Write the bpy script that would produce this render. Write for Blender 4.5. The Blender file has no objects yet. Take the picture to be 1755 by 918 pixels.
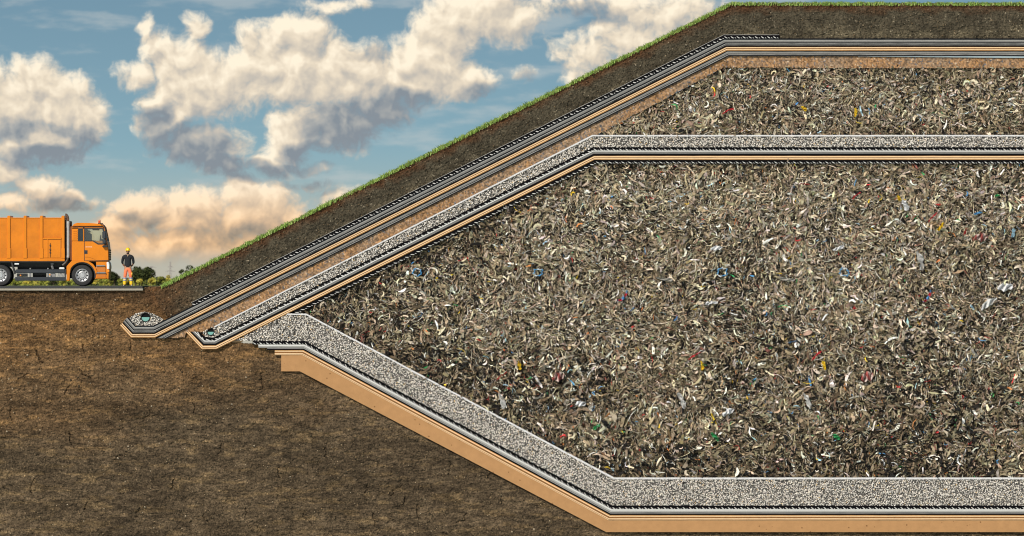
import bpy, bmesh, math, random
import numpy as np
from mathutils import Vector, Matrix
random.seed(7); RNG = np.random.default_rng(11)
R = math.radians
SC = bpy.context.scene
COL = SC.collection
S = 0.028                 # metres per unit of the section drawing; the section plane is y = 0
D = 420.0                 # camera distance
def W(px, py): return ((px - 877.5) * S, (490.0 - py) * S)
XR = 1850                 # right end of what is built of the section (just past the frame)

# ------------------------------------------------------------------ object helpers
def tag(o, label=None, cat=None, group=None, kind=None):
    if label: o['label'] = label
    if cat: o['category'] = cat
    if group: o['group'] = group
    if kind: o['kind'] = kind
    return o
def empty(name, loc):
    o = bpy.data.objects.new(name, None); o.location = loc; o.empty_display_size = 0.2
    COL.objects.link(o); return o
def root_loc(o):
    v = Vector((0, 0, 0))
    while o is not None: v += o.location; o = o.parent
    return v
def link(name, me, mats=None, parent=None):
    o = bpy.data.objects.new(name, me); COL.objects.link(o)
    if mats is not None:
        for m in (mats if isinstance(mats, (list, tuple)) else [mats]): me.materials.append(m)
    if parent is not None:
        me.transform(Matrix.Translation(-root_loc(parent))); o.parent = parent
    return o
def move_origin(o, loc):
    o.data.transform(Matrix.Translation(-Vector(loc))); o.location = loc

def np_mesh(name, V, Q, col=None, mat_idx=None, smooth=False):
    """V (n,3), Q (m,k) faces all of the same size; col (n,3) -> point colour attribute 'col'"""
    V = np.asarray(V, np.float32); Q = np.asarray(Q, np.int32)
    me = bpy.data.meshes.new(name); k = Q.shape[1]
    me.vertices.add(len(V)); me.vertices.foreach_set('co', V.ravel())
    me.loops.add(Q.size); me.loops.foreach_set('vertex_index', Q.ravel())
    me.polygons.add(len(Q))
    me.polygons.foreach_set('loop_start', np.arange(0, Q.size, k, dtype=np.int32))
    me.polygons.foreach_set('loop_total', np.full(len(Q), k, np.int32))
    if mat_idx is not None: me.polygons.foreach_set('material_index', np.asarray(mat_idx, np.int32))
    me.polygons.foreach_set('use_smooth', np.full(len(Q), smooth, bool))
    me.update(calc_edges=True)
    if col is not None:
        a = me.color_attributes.new('col', 'FLOAT_COLOR', 'POINT')
        c4 = np.ones((len(V), 4), np.float32); c4[:, :3] = col
        a.data.foreach_set('color', c4.ravel())
    return me

# ------------------------------------------------------------------ numpy noise
def _hash(ix, iy, seed):
    h = (ix.astype(np.int64) * 374761393 + iy.astype(np.int64) * 668265263 + seed * 974634777) & 0xffffffff
    h = ((h ^ (h >> 13)) * 1274126177) & 0xffffffff
    h = (h ^ (h >> 16)) & 0xffffffff
    return h / 4294967295.0
def vnoise(x, y, seed=0):
    x0 = np.floor(x); y0 = np.floor(y); fx = x - x0; fy = y - y0
    fx = fx * fx * (3 - 2 * fx); fy = fy * fy * (3 - 2 * fy)
    a = _hash(x0, y0, seed); b = _hash(x0 + 1, y0, seed); c = _hash(x0, y0 + 1, seed); d = _hash(x0 + 1, y0 + 1, seed)
    return (a * (1 - fx) + b * fx) * (1 - fy) + (c * (1 - fx) + d * fx) * fy
def fbm(x, y, seed=0, oct=4, gain=0.5):
    s = 0; a = 1; t = 0
    for o in range(oct):
        s = s + a * vnoise(x * 2 ** o + 17.3 * o, y * 2 ** o - 9.1 * o, seed + o); t += a; a *= gain
    return s / t
def in_poly(px, py, poly):
    px = np.asarray(px); py = np.asarray(py); r = np.zeros(px.shape, bool); n = len(poly)
    for i in range(n):
        x1, y1 = poly[i]; x2, y2 = poly[(i + 1) % n]
        if y1 == y2: continue
        c = ((y1 > py) != (y2 > py)) & (px < (x2 - x1) * (py - y1) / (y2 - y1) + x1)
        r ^= c
    return r
def edge_dist(px, py, poly):
    d = np.full(np.shape(px), 1e9); n = len(poly)
    for i in range(n):
        x1, y1 = poly[i]; x2, y2 = poly[(i + 1) % n]
        L2 = (x2 - x1) ** 2 + (y2 - y1) ** 2 + 1e-9
        t = np.clip(((px - x1) * (x2 - x1) + (py - y1) * (y2 - y1)) / L2, 0, 1)
        d = np.minimum(d, np.hypot(px - x1 - t * (x2 - x1), py - y1 - t * (y2 - y1)))
    return d
def scatter(poly, n, xmax=XR):
    xs = [p[0] for p in poly]; ys = [p[1] for p in poly]
    X = []; Y = []; got = 0
    while got < n:
        px = RNG.uniform(min(xs), min(max(xs), xmax), n); py = RNG.uniform(min(ys), max(ys), n)
        k = in_poly(px, py, poly); X.append(px[k]); Y.append(py[k]); got += k.sum()
    return np.concatenate(X)[:n], np.concatenate(Y)[:n]

# ------------------------------------------------------------------ materials
def new_mat(name):
    m = bpy.data.materials.new(name); m.use_nodes = True
    nt = m.node_tree; return m, nt, nt.nodes['Principled BSDF']
def mat(name, col, rough=0.6, var=0.12, scale=6.0, bump=0.0, bscale=40.0, metal=0.0, coat=0.0, stretch=None, spec=0.5):
    m, nt, p = new_mat(name); N = nt.nodes; L = nt.links
    tc = N.new('ShaderNodeTexCoord'); src = tc.outputs['Object']
    if stretch:
        mp = N.new('ShaderNodeMapping'); mp.inputs['Scale'].default_value = stretch
        L.new(src, mp.inputs[0]); src = mp.outputs[0]
    n = N.new('ShaderNodeTexNoise'); n.inputs['Scale'].default_value = scale; n.inputs['Detail'].default_value = 6
    n.inputs['Roughness'].default_value = 0.65
    L.new(src, n.inputs['Vector'])
    r = N.new('ShaderNodeValToRGB'); e = r.color_ramp.elements
    e[0].position = 0.3; e[1].position = 0.7
    e[0].color = (*[max(0, c * (1 - var)) for c in col], 1); e[1].color = (*[min(1, c * (1 + var)) for c in col], 1)
    L.new(n.outputs['Fac'], r.inputs[0]); L.new(r.outputs[0], p.inputs['Base Color'])
    p.inputs['Roughness'].default_value = rough; p.inputs['Metallic'].default_value = metal
    p.inputs['Coat Weight'].default_value = coat; p.inputs['Coat Roughness'].default_value = 0.08
    p.inputs['Specular IOR Level'].default_value = spec
    if bump:
        n2 = N.new('ShaderNodeTexNoise'); n2.inputs['Scale'].default_value = bscale; n2.inputs['Detail'].default_value = 4
        L.new(src, n2.inputs['Vector'])
        b = N.new('ShaderNodeBump'); b.inputs['Strength'].default_value = bump; b.inputs['Distance'].default_value = 0.02
        L.new(n2.outputs['Fac'], b.inputs['Height']); L.new(b.outputs[0], p.inputs['Normal'])
    return m
def attr_mat(name, rough=0.85, var=0.2, scale=30.0, bump=0.0, bscale=60.0, spec=0.3, trans=0.0):
    m, nt, p = new_mat(name); N = nt.nodes; L = nt.links
    a = N.new('ShaderNodeAttribute'); a.attribute_name = 'col'
    tc = N.new('ShaderNodeTexCoord')
    n = N.new('ShaderNodeTexNoise'); n.inputs['Scale'].default_value = scale; n.inputs['Detail'].default_value = 6
    n.inputs['Roughness'].default_value = 0.7
    L.new(tc.outputs['Object'], n.inputs['Vector'])
    mr = N.new('ShaderNodeMapRange'); mr.inputs[1].default_value = 0.3; mr.inputs[2].default_value = 0.7
    mr.inputs[3].default_value = 1 - var; mr.inputs[4].default_value = 1 + var
    L.new(n.outputs['Fac'], mr.inputs[0])
    mx = N.new('ShaderNodeVectorMath'); mx.operation = 'SCALE'
    L.new(a.outputs['Color'], mx.inputs[0]); L.new(mr.outputs[0], mx.inputs['Scale'])
    L.new(mx.outputs[0], p.inputs['Base Color'])
    p.inputs['Roughness'].default_value = rough; p.inputs['Specular IOR Level'].default_value = spec
    if bump:
        n2 = N.new('ShaderNodeTexNoise'); n2.inputs['Scale'].default_value = bscale; n2.inputs['Detail'].default_value = 5
        L.new(tc.outputs['Object'], n2.inputs['Vector'])
        b = N.new('ShaderNodeBump'); b.inputs['Strength'].default_value = bump; b.inputs['Distance'].default_value = 0.02
        L.new(n2.outputs['Fac'], b.inputs['Height']); L.new(b.outputs[0], p.inputs['Normal'])
    if trans:
        t = N.new('ShaderNodeBsdfTranslucent'); L.new(mx.outputs[0], t.inputs['Color'])
        ms = N.new('ShaderNodeMixShader'); ms.inputs[0].default_value = trans
        L.new(p.outputs[0], ms.inputs[1]); L.new(t.outputs[0], ms.inputs[2])
        L.new(ms.outputs[0], N['Material Output'].inputs['Surface'])
    return m
def glass_mat(name, tint, gloss=0.14):
    m, nt, p = new_mat(name); N = nt.nodes; L = nt.links
    N.remove(p)
    t = N.new('ShaderNodeBsdfTransparent'); t.inputs[0].default_value = (*tint, 1)
    g = N.new('ShaderNodeBsdfGlossy'); g.inputs['Roughness'].default_value = 0.03
    ms = N.new('ShaderNodeMixShader'); ms.inputs[0].default_value = gloss
    L.new(t.outputs[0], ms.inputs[1]); L.new(g.outputs[0], ms.inputs[2])
    L.new(ms.outputs[0], N['Material Output'].inputs['Surface'])
    return m

M = {}
M['felt_grey'] = mat('grey_felt', (0.155, 0.15, 0.145), 0.9, 0.3, 30, 0.5, 120)
M['felt_light'] = mat('pale_felt', (0.50, 0.50, 0.51), 0.85, 0.12, 20, 0.3, 120)
M['felt_mid'] = mat('mid_felt', (0.30, 0.295, 0.285), 0.85, 0.15, 20, 0.3, 120)
M['edge_dark'] = mat('dark_edge', (0.008, 0.009, 0.012), 0.9, 0.2, 20, spec=.06)
M['membrane'] = mat('black_membrane', (0.004, 0.004, 0.005), 0.85, 0.3, 10, spec=.06)
M['white_felt'] = mat('white_felt', (0.58, 0.57, 0.56), 0.8, 0.06, 20, 0.2, 120)
M['fabric'] = mat('white_fabric', (0.56, 0.55, 0.56), 0.85, 0.2, 14, 0.4, 100)
M['tan'] = mat('tan_bentonite', (0.42, 0.215, 0.075), 0.9, 0.2, 9, 0.4, 90)
M['tan_dark'] = mat('brown_bentonite', (0.20, 0.085, 0.022), 0.9, 0.35, 10, 0.4, 90)
M['cream'] = mat('cream_fabric', (0.74, 0.53, 0.32), 0.85, 0.10, 12, 0.3, 90)
M['clay'] = mat('orange_clay', (0.375, 0.205, 0.092), 0.95, 0.08, 3.0, 0.5, 30, spec=.15)
M['net_black'] = mat('net_black', (0.004, 0.004, 0.005), 0.9, 0.3, 10, spec=.06)
M['net_white'] = mat('net_white', (0.50, 0.49, 0.48), 0.5, 0.2, 12)
M['sky_sheet'] = mat('pale_blue_sheet', (0.27, 0.34, 0.38), 0.7, 0.08, 8)
M['gravel'] = attr_mat('gravel_stone', 0.8, 0.15, 40)
M['gravel_bed'] = mat('gravel_bed', (0.12, 0.112, 0.105), 0.95, 0.4, 20, 0.6, 40)
M['soil'] = attr_mat('soil', 0.95, 0.45, 16, 0.9, 50, 0.15)
M['waste'] = attr_mat('shredded_waste', 0.8, 0.2, 40, 0.0, 60, 0.2)
M['waste_bed'] = mat('waste_bed', (0.045, 0.036, 0.027), 0.95, 0.5, 5, 0.6, 30)
M['grass'] = attr_mat('grass', 0.6, 0.15, 20, 0.0, 60, 0.3, 0.35)
M['asphalt'] = mat('asphalt', (0.036, 0.036, 0.038), 0.85, 0.5, 45, 0.7, 70)
M['concrete'] = mat('road_base_concrete', (0.29, 0.26, 0.21), 0.9, 0.2, 12, 0.4, 60)
M['pipe'] = mat('pipe_black', (0.005, 0.005, 0.006), 0.7, 0.2, 10, spec=.1)
M['water'] = mat('pipe_water', (0.16, 0.36, 0.33), 0.12, 0.10, 8)

# ------------------------------------------------------------------ section geometry (drawing units)
C0 = [(219, 543), (232, 558), (263, 558), (1241, 66), (XR, 66)]
CT = [(205.5, 557.5), (224.5, 578), (266, 578), (1246, 86.5), (XR, 86.5)]
M0 = [(341, 568), (353, 578), (367, 578), (1016, 252), (XR, 252)]
MT = [(318, 568), (346, 598), (371, 598), (1018.5, 273.5), (XR, 273.5)]
L0 = [(433, 584), (523, 584), (1050, 866), (XR, 866)]
LT = [(433, 608), (518, 608), (1043, 891), (XR, 891)]
def mixp(a, b, t): return [(p[0] + (q[0] - p[0]) * t, p[1] + (q[1] - p[1]) * t) for p, q in zip(a, b)]
def clip_left(pl, x):
    out = []
    for i, p in enumerate(pl):
        if p[0] >= x:
            if i and pl[i - 1][0] < x:
                q = pl[i - 1]; t = (x - q[0]) / (p[0] - q[0]); out.append((x, q[1] + (p[1] - q[1]) * t))
            out.append(p)
    return out
def clip_right(pl, x):
    out = []
    for i, p in enumerate(pl):
        if p[0] <= x: out.append(p)
        else:
            q = pl[i - 1]; t = (x - q[0]) / (p[0] - q[0]); out.append((x, q[1] + (p[1] - q[1]) * t)); break
    return out
def resample(pl, step):
    out = [pl[0]]
    for a, b in zip(pl[:-1], pl[1:]):
        n = max(1, int(round(math.hypot(b[0] - a[0], b[1] - a[1]) / step)))
        for i in range(1, n + 1): out.append((a[0] + (b[0] - a[0]) * i / n, a[1] + (b[1] - a[1]) * i / n))
    return out
def band_geo(top, bot, y0, y1, V, F, I, mi, wob=0.0, seed=0):
    """solid sheet between two polylines of equal point count, from y0 (front) to y1"""
    b = len(V); n = len(top)
    for k in range(n):
        w = wob * (random.random() - 0.5)
        xt, zt = W(*top[k]); xb, zb = W(*bot[k])
        w2 = 0.35 * wob * (random.random() - 0.5)
        V += [(xt, y0 + w, zt + w2), (xb, y0 + w, zb + w2), (xt, y1, zt), (xb, y1, zb)]
    for k in range(n - 1):
        a = b + 4 * k; c = a + 4
        F += [(a, a + 1, c + 1, c), (a, c, c + 2, a + 2), (a + 1, a + 3, c + 3, c + 1)]; I += [mi] * 3
    a = b; c = b + 4 * (n - 1)
    F += [(a, a + 2, a + 3, a + 1), (c, c + 1, c + 3, c + 2)]; I += [mi] * 2
def layer(name, plies, mats, label, cat, group, depth=30.0, wob=0.012, step=14):
    """plies: (top polyline, bottom polyline, front y, material index)"""
    V = []; F = []; I = []
    for (t, b, y0, mi) in plies:
        nseg = [max(1, int(round(math.hypot(q[0] - p[0], q[1] - p[1]) / step))) for p, q in zip(t[:-1], t[1:])]
        def rs(pl):
            out = [pl[0]]
            for (p, q), n in zip(zip(pl[:-1], pl[1:]), nseg):
                for i in range(1, n + 1): out.append((p[0] + (q[0] - p[0]) * i / n, p[1] + (q[1] - p[1]) * i / n))
            return out
        band_geo(rs(t), rs(b), y0, depth, V, F, I, mi, wob)
    me = bpy.data.meshes.new(name); me.from_pydata(V, [], F)
    me.polygons.foreach_set('material_index', I); me.update()
    o = link(name, me, mats); return tag(o, label, cat, group)

YF = -0.11   # front of the sheets; loose materials lie a little behind that
def P(a, b, t0, t1, y, mi): return (mixp(a, b, t0), mixp(a, b, t1), y, mi)
# ---- cap: grey felt, black membrane, clay liner, second grey felt
layer('geotextile', [P(C0, CT, -.02, .09, YF - .02, 0), P(C0, CT, .09, .17, YF, 1), P(C0, CT, .17, .31, YF - .01, 2),
      P(C0, CT, .31, .41, YF - .01, 0), P(C0, CT, .41, .475, YF - .005, 1)],
      [M['edge_dark'], M['felt_mid'], M['felt_grey']],
      'grey striped felt sheet on top of the thick black membrane under the grassy slope soil', 'felt sheet', 'felt sheets of the landfill liners')
layer('geomembrane', [P(C0, CT, .475, .525, YF - .01, 0), P(C0, CT, .525, .555, YF - .005, 1), P(C0, CT, .555, .685, YF - .02, 0)],
      [M['membrane'], M['felt_mid']],
      'black plastic membrane between grey felt and tan clay liner of the upper slope stack', 'membrane', 'black membranes of the liners')
layer('clay_liner', [P(C0, CT, .685, .725, YF, 0), P(C0, CT, .725, .785, YF - .015, 2), P(C0, CT, .785, .865, YF - .005, 1),
      P(C0, CT, .865, .925, YF - .015, 2), P(C0, CT, .925, 1.0, YF, 0)],
      [M['tan'], M['tan_dark'], M['cream']],
      'tan and cream striped clay liner bending up around the larger drain trench by the road', 'clay liner', 'tan clay liners')
g2a = [(267, 579), (1246, 86.5), (XR, 86.5)]; g2b = [(285, 579.8), (1249, 96), (XR, 96)]
layer('geotextile', [P(g2a, g2b, .02, .18, YF - .02, 0), P(g2a, g2b, .18, .32, YF, 1), P(g2a, g2b, .32, .58, YF - .01, 2),
      P(g2a, g2b, .58, .68, YF - .01, 0), P(g2a, g2b, .68, .80, YF - .005, 1), P(g2a, g2b, .80, 1, YF - .02, 0)],
      [M['edge_dark'], M['felt_mid'], M['felt_grey']],
      'grey felt sheet lying directly on the orange sand with its lower end cut flat', 'felt sheet', 'felt sheets of the landfill liners')
layer('plastic_sheet', [([(1470, 95.9), (XR, 95.9)], [(1470, 96.5), (XR, 100)], YF - .005, 0)], [M['sky_sheet']],
      'thin pale blue sheet edge wedged above the sand at the far right', 'sheet', None)  # added pale blue sliver stands for a gap showing sky
# ---- middle liner
layer('geotextile', [P(M0, MT, .27, .35, YF - .02, 0), P(M0, MT, .35, .52, YF, 2)], [M['white_felt'], M['felt_grey'], M['felt_grey']],
      'white and grey felt sheet under the upper gravel band, above a thin black membrane', 'felt sheet', 'felt sheets of the landfill liners')
layer('geomembrane', [P(M0, MT, .52, .68, YF - .012, 0)], [M['membrane']],
      'thin black membrane under the upper gravel band, dividing the two bodies of waste', 'membrane', 'black membranes of the liners')
layer('clay_liner', [P(M0, MT, .68, .73, YF, 0), P(M0, MT, .73, .81, YF - .015, 2), P(M0, MT, .81, .88, YF - .005, 1),
      P(M0, MT, .88, .94, YF - .015, 2), P(M0, MT, .94, 1.0, YF, 0)],
      [M['tan'], M['tan_dark'], M['cream']],
      'tan clay liner between the two bodies of waste, bending up around the smaller drain trench', 'clay liner', 'tan clay liners')
F0 = [(368, 558.5), (1015, 231), (XR, 231)]; F1 = [(367.5, 561), (1015.5, 233.6), (XR, 233.6)]
layer('filter_fabric', [(F0, F1, YF - .01, 0)], [M['fabric']],
      'thin white fabric on top of the upper gravel band below the small waste body', 'fabric', 'white filter fabrics on gravel', wob=.02)
# ---- base liner, ends stepped back one after another
layer('geotextile', [(clip_left(mixp(L0, LT, .26), 443), clip_left(mixp(L0, LT, .35), 443), YF - .02, 0),
                     (clip_left(mixp(L0, LT, .35), 443), clip_left(mixp(L0, LT, .47), 443), YF, 1),
                     (clip_left(mixp(L0, LT, .47), 443), clip_left(mixp(L0, LT, .50), 443), YF, 2)],
      [M['white_felt'], M['felt_mid'], M['edge_dark']],
      'white and grey felt sheet under the thick bottom gravel, ending second in the stepped edge', 'felt sheet', 'felt sheets of the landfill liners')
layer('geomembrane', [(clip_left(mixp(L0, LT, .50), 458), clip_left(mixp(L0, LT, .54), 458), YF, 1),
                      (clip_left(mixp(L0, LT, .54), 458), clip_left(mixp(L0, LT, .65), 458), YF - .01, 0)],
      [M['membrane'], M['felt_mid']],
      'black membrane under the thick bottom gravel, lying on the lowest tan clay liner', 'membrane', 'black membranes of the liners')
layer('clay_liner', [(clip_left(mixp(L0, LT, a), 471), clip_left(mixp(L0, LT, b), 471), y, mi) for a, b, y, mi in
                     ((.65, .71, YF, 0), (.71, .76, YF - .012, 2), (.76, .88, YF - .004, 1), (.88, .93, YF - .012, 2), (.93, .97, YF, 1), (.97, 1.0, YF - .01, 2))],
      [M['tan'], M['tan_dark'], M['cream']],
      'lowest tan clay liner with cream stripes, lying on the thick orange clay layer', 'clay liner', 'tan clay liners')
G0 = [(493, 537), (525, 537), (1053, 818), (XR, 818)]; G1 = [(491, 539.2), (524.5, 539.6), (1052, 821.2), (XR, 821.2)]
layer('filter_fabric', [(G0, G1, YF - .01, 0)], [M['fabric']],
      'thin white fabric on top of the thick bottom gravel below the large waste body', 'fabric', 'white filter fabrics on gravel', wob=.02)

# clay base: thick orange layer with pits
KT = clip_left(LT, 482); KB = [(482, 636), (514, 636), (1039, 911.5), (XR, 911.5)]
clay = layer('clay_layer', [(KT, KB, YF + .02, 0)], [M['clay']], None, None, None, wob=0.0)
def clay_mat():
    m = M['clay']; nt = m.node_tree; N = nt.nodes; L = nt.links; p = N['Principled BSDF']
    tc = N.new('ShaderNodeTexCoord')
    v = N.new('ShaderNodeTexVoronoi'); v.inputs['Scale'].default_value = 2.6; L.new(tc.outputs['Object'], v.inputs['Vector'])
    n = N.new('ShaderNodeTexNoise'); n.inputs['Scale'].default_value = 9; L.new(tc.outputs['Object'], n.inputs['Vector'])
    ad = N.new('ShaderNodeMath'); ad.operation = 'MULTIPLY_ADD'; ad.inputs[1].default_value = .16; L.new(n.outputs['Fac'], ad.inputs[0]); L.new(v.outputs['Distance'], ad.inputs[2])
    r = N.new('ShaderNodeMapRange'); r.inputs[1].default_value = .135; r.inputs[2].default_value = .19
    L.new(ad.outputs[0], r.inputs[0])
    mx = N.new('ShaderNodeMixRGB'); mx.inputs[1].default_value = (.17, .085, .035, 1)
    old = p.inputs['Base Color'].links[0].from_socket
    L.new(r.outputs[0], mx.inputs[0]); L.new(old, mx.inputs[2]); L.new(mx.outputs[0], p.inputs['Base Color'])
clay_mat()
tag(clay, kind='structure')

# ---- drainage nets: black core with slanting pale strands on its face
def drainage_net(top, bot, label, rim=False):
    V = []; F = []; I = []
    def pair(step):
        o1 = [top[0]]; o2 = [bot[0]]
        for k in range(len(top) - 1):
            n = max(1, int(round(math.hypot(top[k + 1][0] - top[k][0], top[k + 1][1] - top[k][1]) / step)))
            for i in range(1, n + 1):
                for o, pl in ((o1, top), (o2, bot)): o.append((pl[k][0] + (pl[k + 1][0] - pl[k][0]) * i / n, pl[k][1] + (pl[k + 1][1] - pl[k][1]) * i / n))
        return o1, o2
    t, b = pair(12)
    band_geo(t, b, YF + .01, 30.0, V, F, I, 0, .01)
    # strands
    tt, bb = pair(11.0); n = len(tt)
    for k in range(n - 1):
        p0 = np.array(tt[k]); q0 = np.array(bb[k]); p1 = np.array(tt[k + 1]); q1 = np.array(bb[k + 1])
        def at(u, v): return (p0 * (1 - u) + p1 * u) * (1 - v) + (q0 * (1 - u) + q1 * u) * v
        j = (random.random() - .5) * .08
        for pts in ([(.04, .46), (.15, .46), (.42, .76), (.58, .95), (.34, .95), (.16, .74)], [(.68, .72), (.77, .74), (.93, .96), (.76, .95)]):
            pts = [at(u + j, v) for u, v in pts]; base = len(V); m = len(pts); yy = YF - .025 - .008 * random.random()
            for q in pts: x, z = W(*q); V.append((x, yy, z))
            for q in pts: x, z = W(*q); V.append((x, YF + .012, z))
            F.append(tuple(base + i for i in range(m))); I.append(1)
            for i in range(m): F.append((base + i, base + m + i, base + m + (i + 1) % m, base + (i + 1) % m)); I.append(1)
    if rim: band_geo([(x, y - .0) for x, y in t], [(x + (xb - x) * .06, y + (yb - y) * .06) for (x, y), (xb, yb) in zip(t, b)], YF - .012, .5, V, F, I, 1, .02)
    me = bpy.data.meshes.new('drainage_net'); me.from_pydata(V, [], F); me.polygons.foreach_set('material_index', I); me.update()
    bm = bmesh.new(); bm.from_mesh(me); bmesh.ops.recalc_face_normals(bm, faces=bm.faces); bm.to_mesh(me); bm.free()
    return tag(link('drainage_net', me, [M['net_black'], M['net_white']]), label, 'drainage net', 'black drainage nets with pale strands')
NC0 = [(328, 518.2), (1240, 59.3), (1335, 59.3)]; NC1 = [(330, 524.2), (1241.5, 65.6), (1335, 65.6)]
drainage_net(NC0, NC1, 'black and white net strip under the grassy slope soil, ending on the flat top', True)
drainage_net(mixp(M0, MT, 0), mixp(M0, MT, .27), 'black and white net strip directly beneath the upper gravel band')
NM0 = [(503, 533.2), (1019, 274), (XR, 274)]; NM1 = [(508, 537.5), (1022, 280), (XR, 280)]
drainage_net(NM0, NM1, 'black and white net strip under the middle tan liner, right above the large waste body')
drainage_net(mixp(L0, LT, 0), mixp(L0, LT, .25), 'black and white net strip directly beneath the thick bottom gravel')

# ------------------------------------------------------------------ relief sheets of soil
def relief(poly, step, height, color, y_base, name, mats, extra=None):
    xs = [p[0] for p in poly]; ys = [p[1] for p in poly]
    gx = np.arange(min(xs), max(xs) + step, step); gy = np.arange(min(ys), max(ys) + step, step)
    X, Y = np.meshgrid(gx, gy)
    X = X + RNG.uniform(-.25, .25, X.shape) * step; Y = Y + RNG.uniform(-.25, .25, Y.shape) * step
    keep = in_poly(X, Y, poly)
    cell = keep[:-1, :-1] & keep[1:, :-1] & keep[:-1, 1:] & keep[1:, 1:]
    nx = len(gx); idx = np.arange(X.size).reshape(X.shape)
    Q = np.stack([idx[:-1, :-1][cell], idx[1:, :-1][cell], idx[1:, 1:][cell], idx[:-1, 1:][cell]], 1)
    used = np.unique(Q); remap = np.full(X.size, -1); remap[used] = np.arange(len(used))
    Q = remap[Q]; x = X.ravel()[used]; y = Y.ravel()[used]
    h = height(x, y); c = color(x, y, h)
    V = np.stack([(x - 877.5) * S, y_base - h, (490 - y) * S], 1)
    return V, Q, c
def ico():
    bm = bmesh.new(); bmesh.ops.create_icosphere(bm, subdivisions=1, radius=1.0)
    v = np.array([q.co[:] for q in bm.verts]); f = np.array([[w.index for w in q.verts] for q in bm.faces]); bm.free(); return v, f
ICO_V, ICO_F = ico()
def rand_rot(n):
    q = RNG.normal(size=(n, 4)); q /= np.linalg.norm(q, axis=1)[:, None]
    w, x, y, z = q.T
    return np.stack([1 - 2 * (y * y + z * z), 2 * (x * y - z * w), 2 * (x * z + y * w), 2 * (x * y + z * w), 1 - 2 * (x * x + z * z), 2 * (y * z - x * w),
                     2 * (x * z - y * w), 2 * (y * z + x * w), 1 - 2 * (x * x + y * y)], 1).reshape(n, 3, 3)
def stones(px, py, yy, rad, col, squash=(0.6, 1.0)):
    n = len(px)
    sc = RNG.uniform(squash[0], squash[1], (n, 1, 3)) * rad[:, None, None]
    jit = RNG.uniform(.75, 1.2, (n, len(ICO_V), 1))
    v = ICO_V[None] * jit * sc
    v = np.einsum('nij,nkj->nki', rand_rot(n), v)
    v[:, :, 0] += ((px - 877.5) * S)[:, None]; v[:, :, 1] += yy[:, None]; v[:, :, 2] += ((490 - py) * S)[:, None]
    f = ICO_F[None] + (np.arange(n) * len(ICO_V))[:, None, None]
    return v.reshape(-1, 3), f.reshape(-1, 3), np.repeat(col, len(ICO_V), 0)

def lerp(a, b, t): return a[None] * (1 - t[:, None]) + b[None] * t[:, None]
A3 = lambda *c: np.array(c, float)
# ---- ground
GP = [(-200, 496), (247, 496), (247, 491), (262, 490), (282, 489), (300, 483), (345, 500), (345, 560), (400, 585.5), (440, 588), (523, 590), (1049, 873), (XR + 20, 873), (XR + 20, 960), (-200, 960)]
def seg_d(x, y, pts):
    d = np.full(x.shape, 1e9)
    for (x1, y1), (x2, y2) in zip(pts[:-1], pts[1:]):
        L2 = (x2 - x1) ** 2 + (y2 - y1) ** 2; t = np.clip(((x - x1) * (x2 - x1) + (y - y1) * (y2 - y1)) / L2, 0, 1)
        d = np.minimum(d, np.hypot(x - x1 - t * (x2 - x1), y - y1 - t * (y2 - y1)))
    return d
CR = []
for cx, cy, n in [(62, 600, 6), (50, 640, 5), (120, 660, 4), (145, 590, 4), (135, 630, 6), (222, 582, 5), (160, 540, 4), (255, 700, 6), (330, 690, 5), (447, 640, 6), (545, 630, 3),
                  (690, 830, 7), (695, 850, 6), (770, 790, 5), (840, 812, 3), (630, 830, 4), (715, 865, 5), (800, 880, 6), (560, 760, 6), (480, 800, 5), (380, 760, 5), (300, 820, 6), (210, 780, 5),
                  (120, 740, 6), (60, 820, 6), (150, 860, 5), (420, 870, 6), (520, 880, 5), (640, 880, 5), (20, 700, 4), (350, 880, 4), (240, 870, 5), (860, 850, 4), (930, 880, 4)]:
    p = [(cx, cy)]; a = random.choice([R(90), R(90), R(70), R(120)])
    for k in range(n):
        a2 = a + random.uniform(-1.0, 1.0); l = random.uniform(2.5, 6.5)
        p.append((p[-1][0] + l * math.cos(a2), p[-1][1] + l * math.sin(a2)))
    CR.append(p)
def soil_h(x, y):
    wx = x + 14 * (fbm(x / 40, y / 40, 31, 3) - .5); wy = y + 14 * (fbm(x / 40, y / 40, 37, 3) - .5)
    h = .10 * fbm(wx / 26, wy / 13, 1, 4, .6) + .115 * np.abs(fbm(wx / 8, wy / 4.2, 5, 4, .65) - .5) * 2 + .035 * vnoise(x / 1.9, y / 1.5, 9)
    for c in CR:
        x0 = min(q[0] for q in c) - 3; x1 = max(q[0] for q in c) + 3; y0 = min(q[1] for q in c) - 3; y1 = max(q[1] for q in c) + 3
        k = (x > x0) & (x < x1) & (y > y0) & (y < y1)
        if k.any():
            d = seg_d(x[k], y[k], c); h[k] -= .11 * np.clip(1.0 - d / 1.2, 0, 1)
    return h
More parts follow.
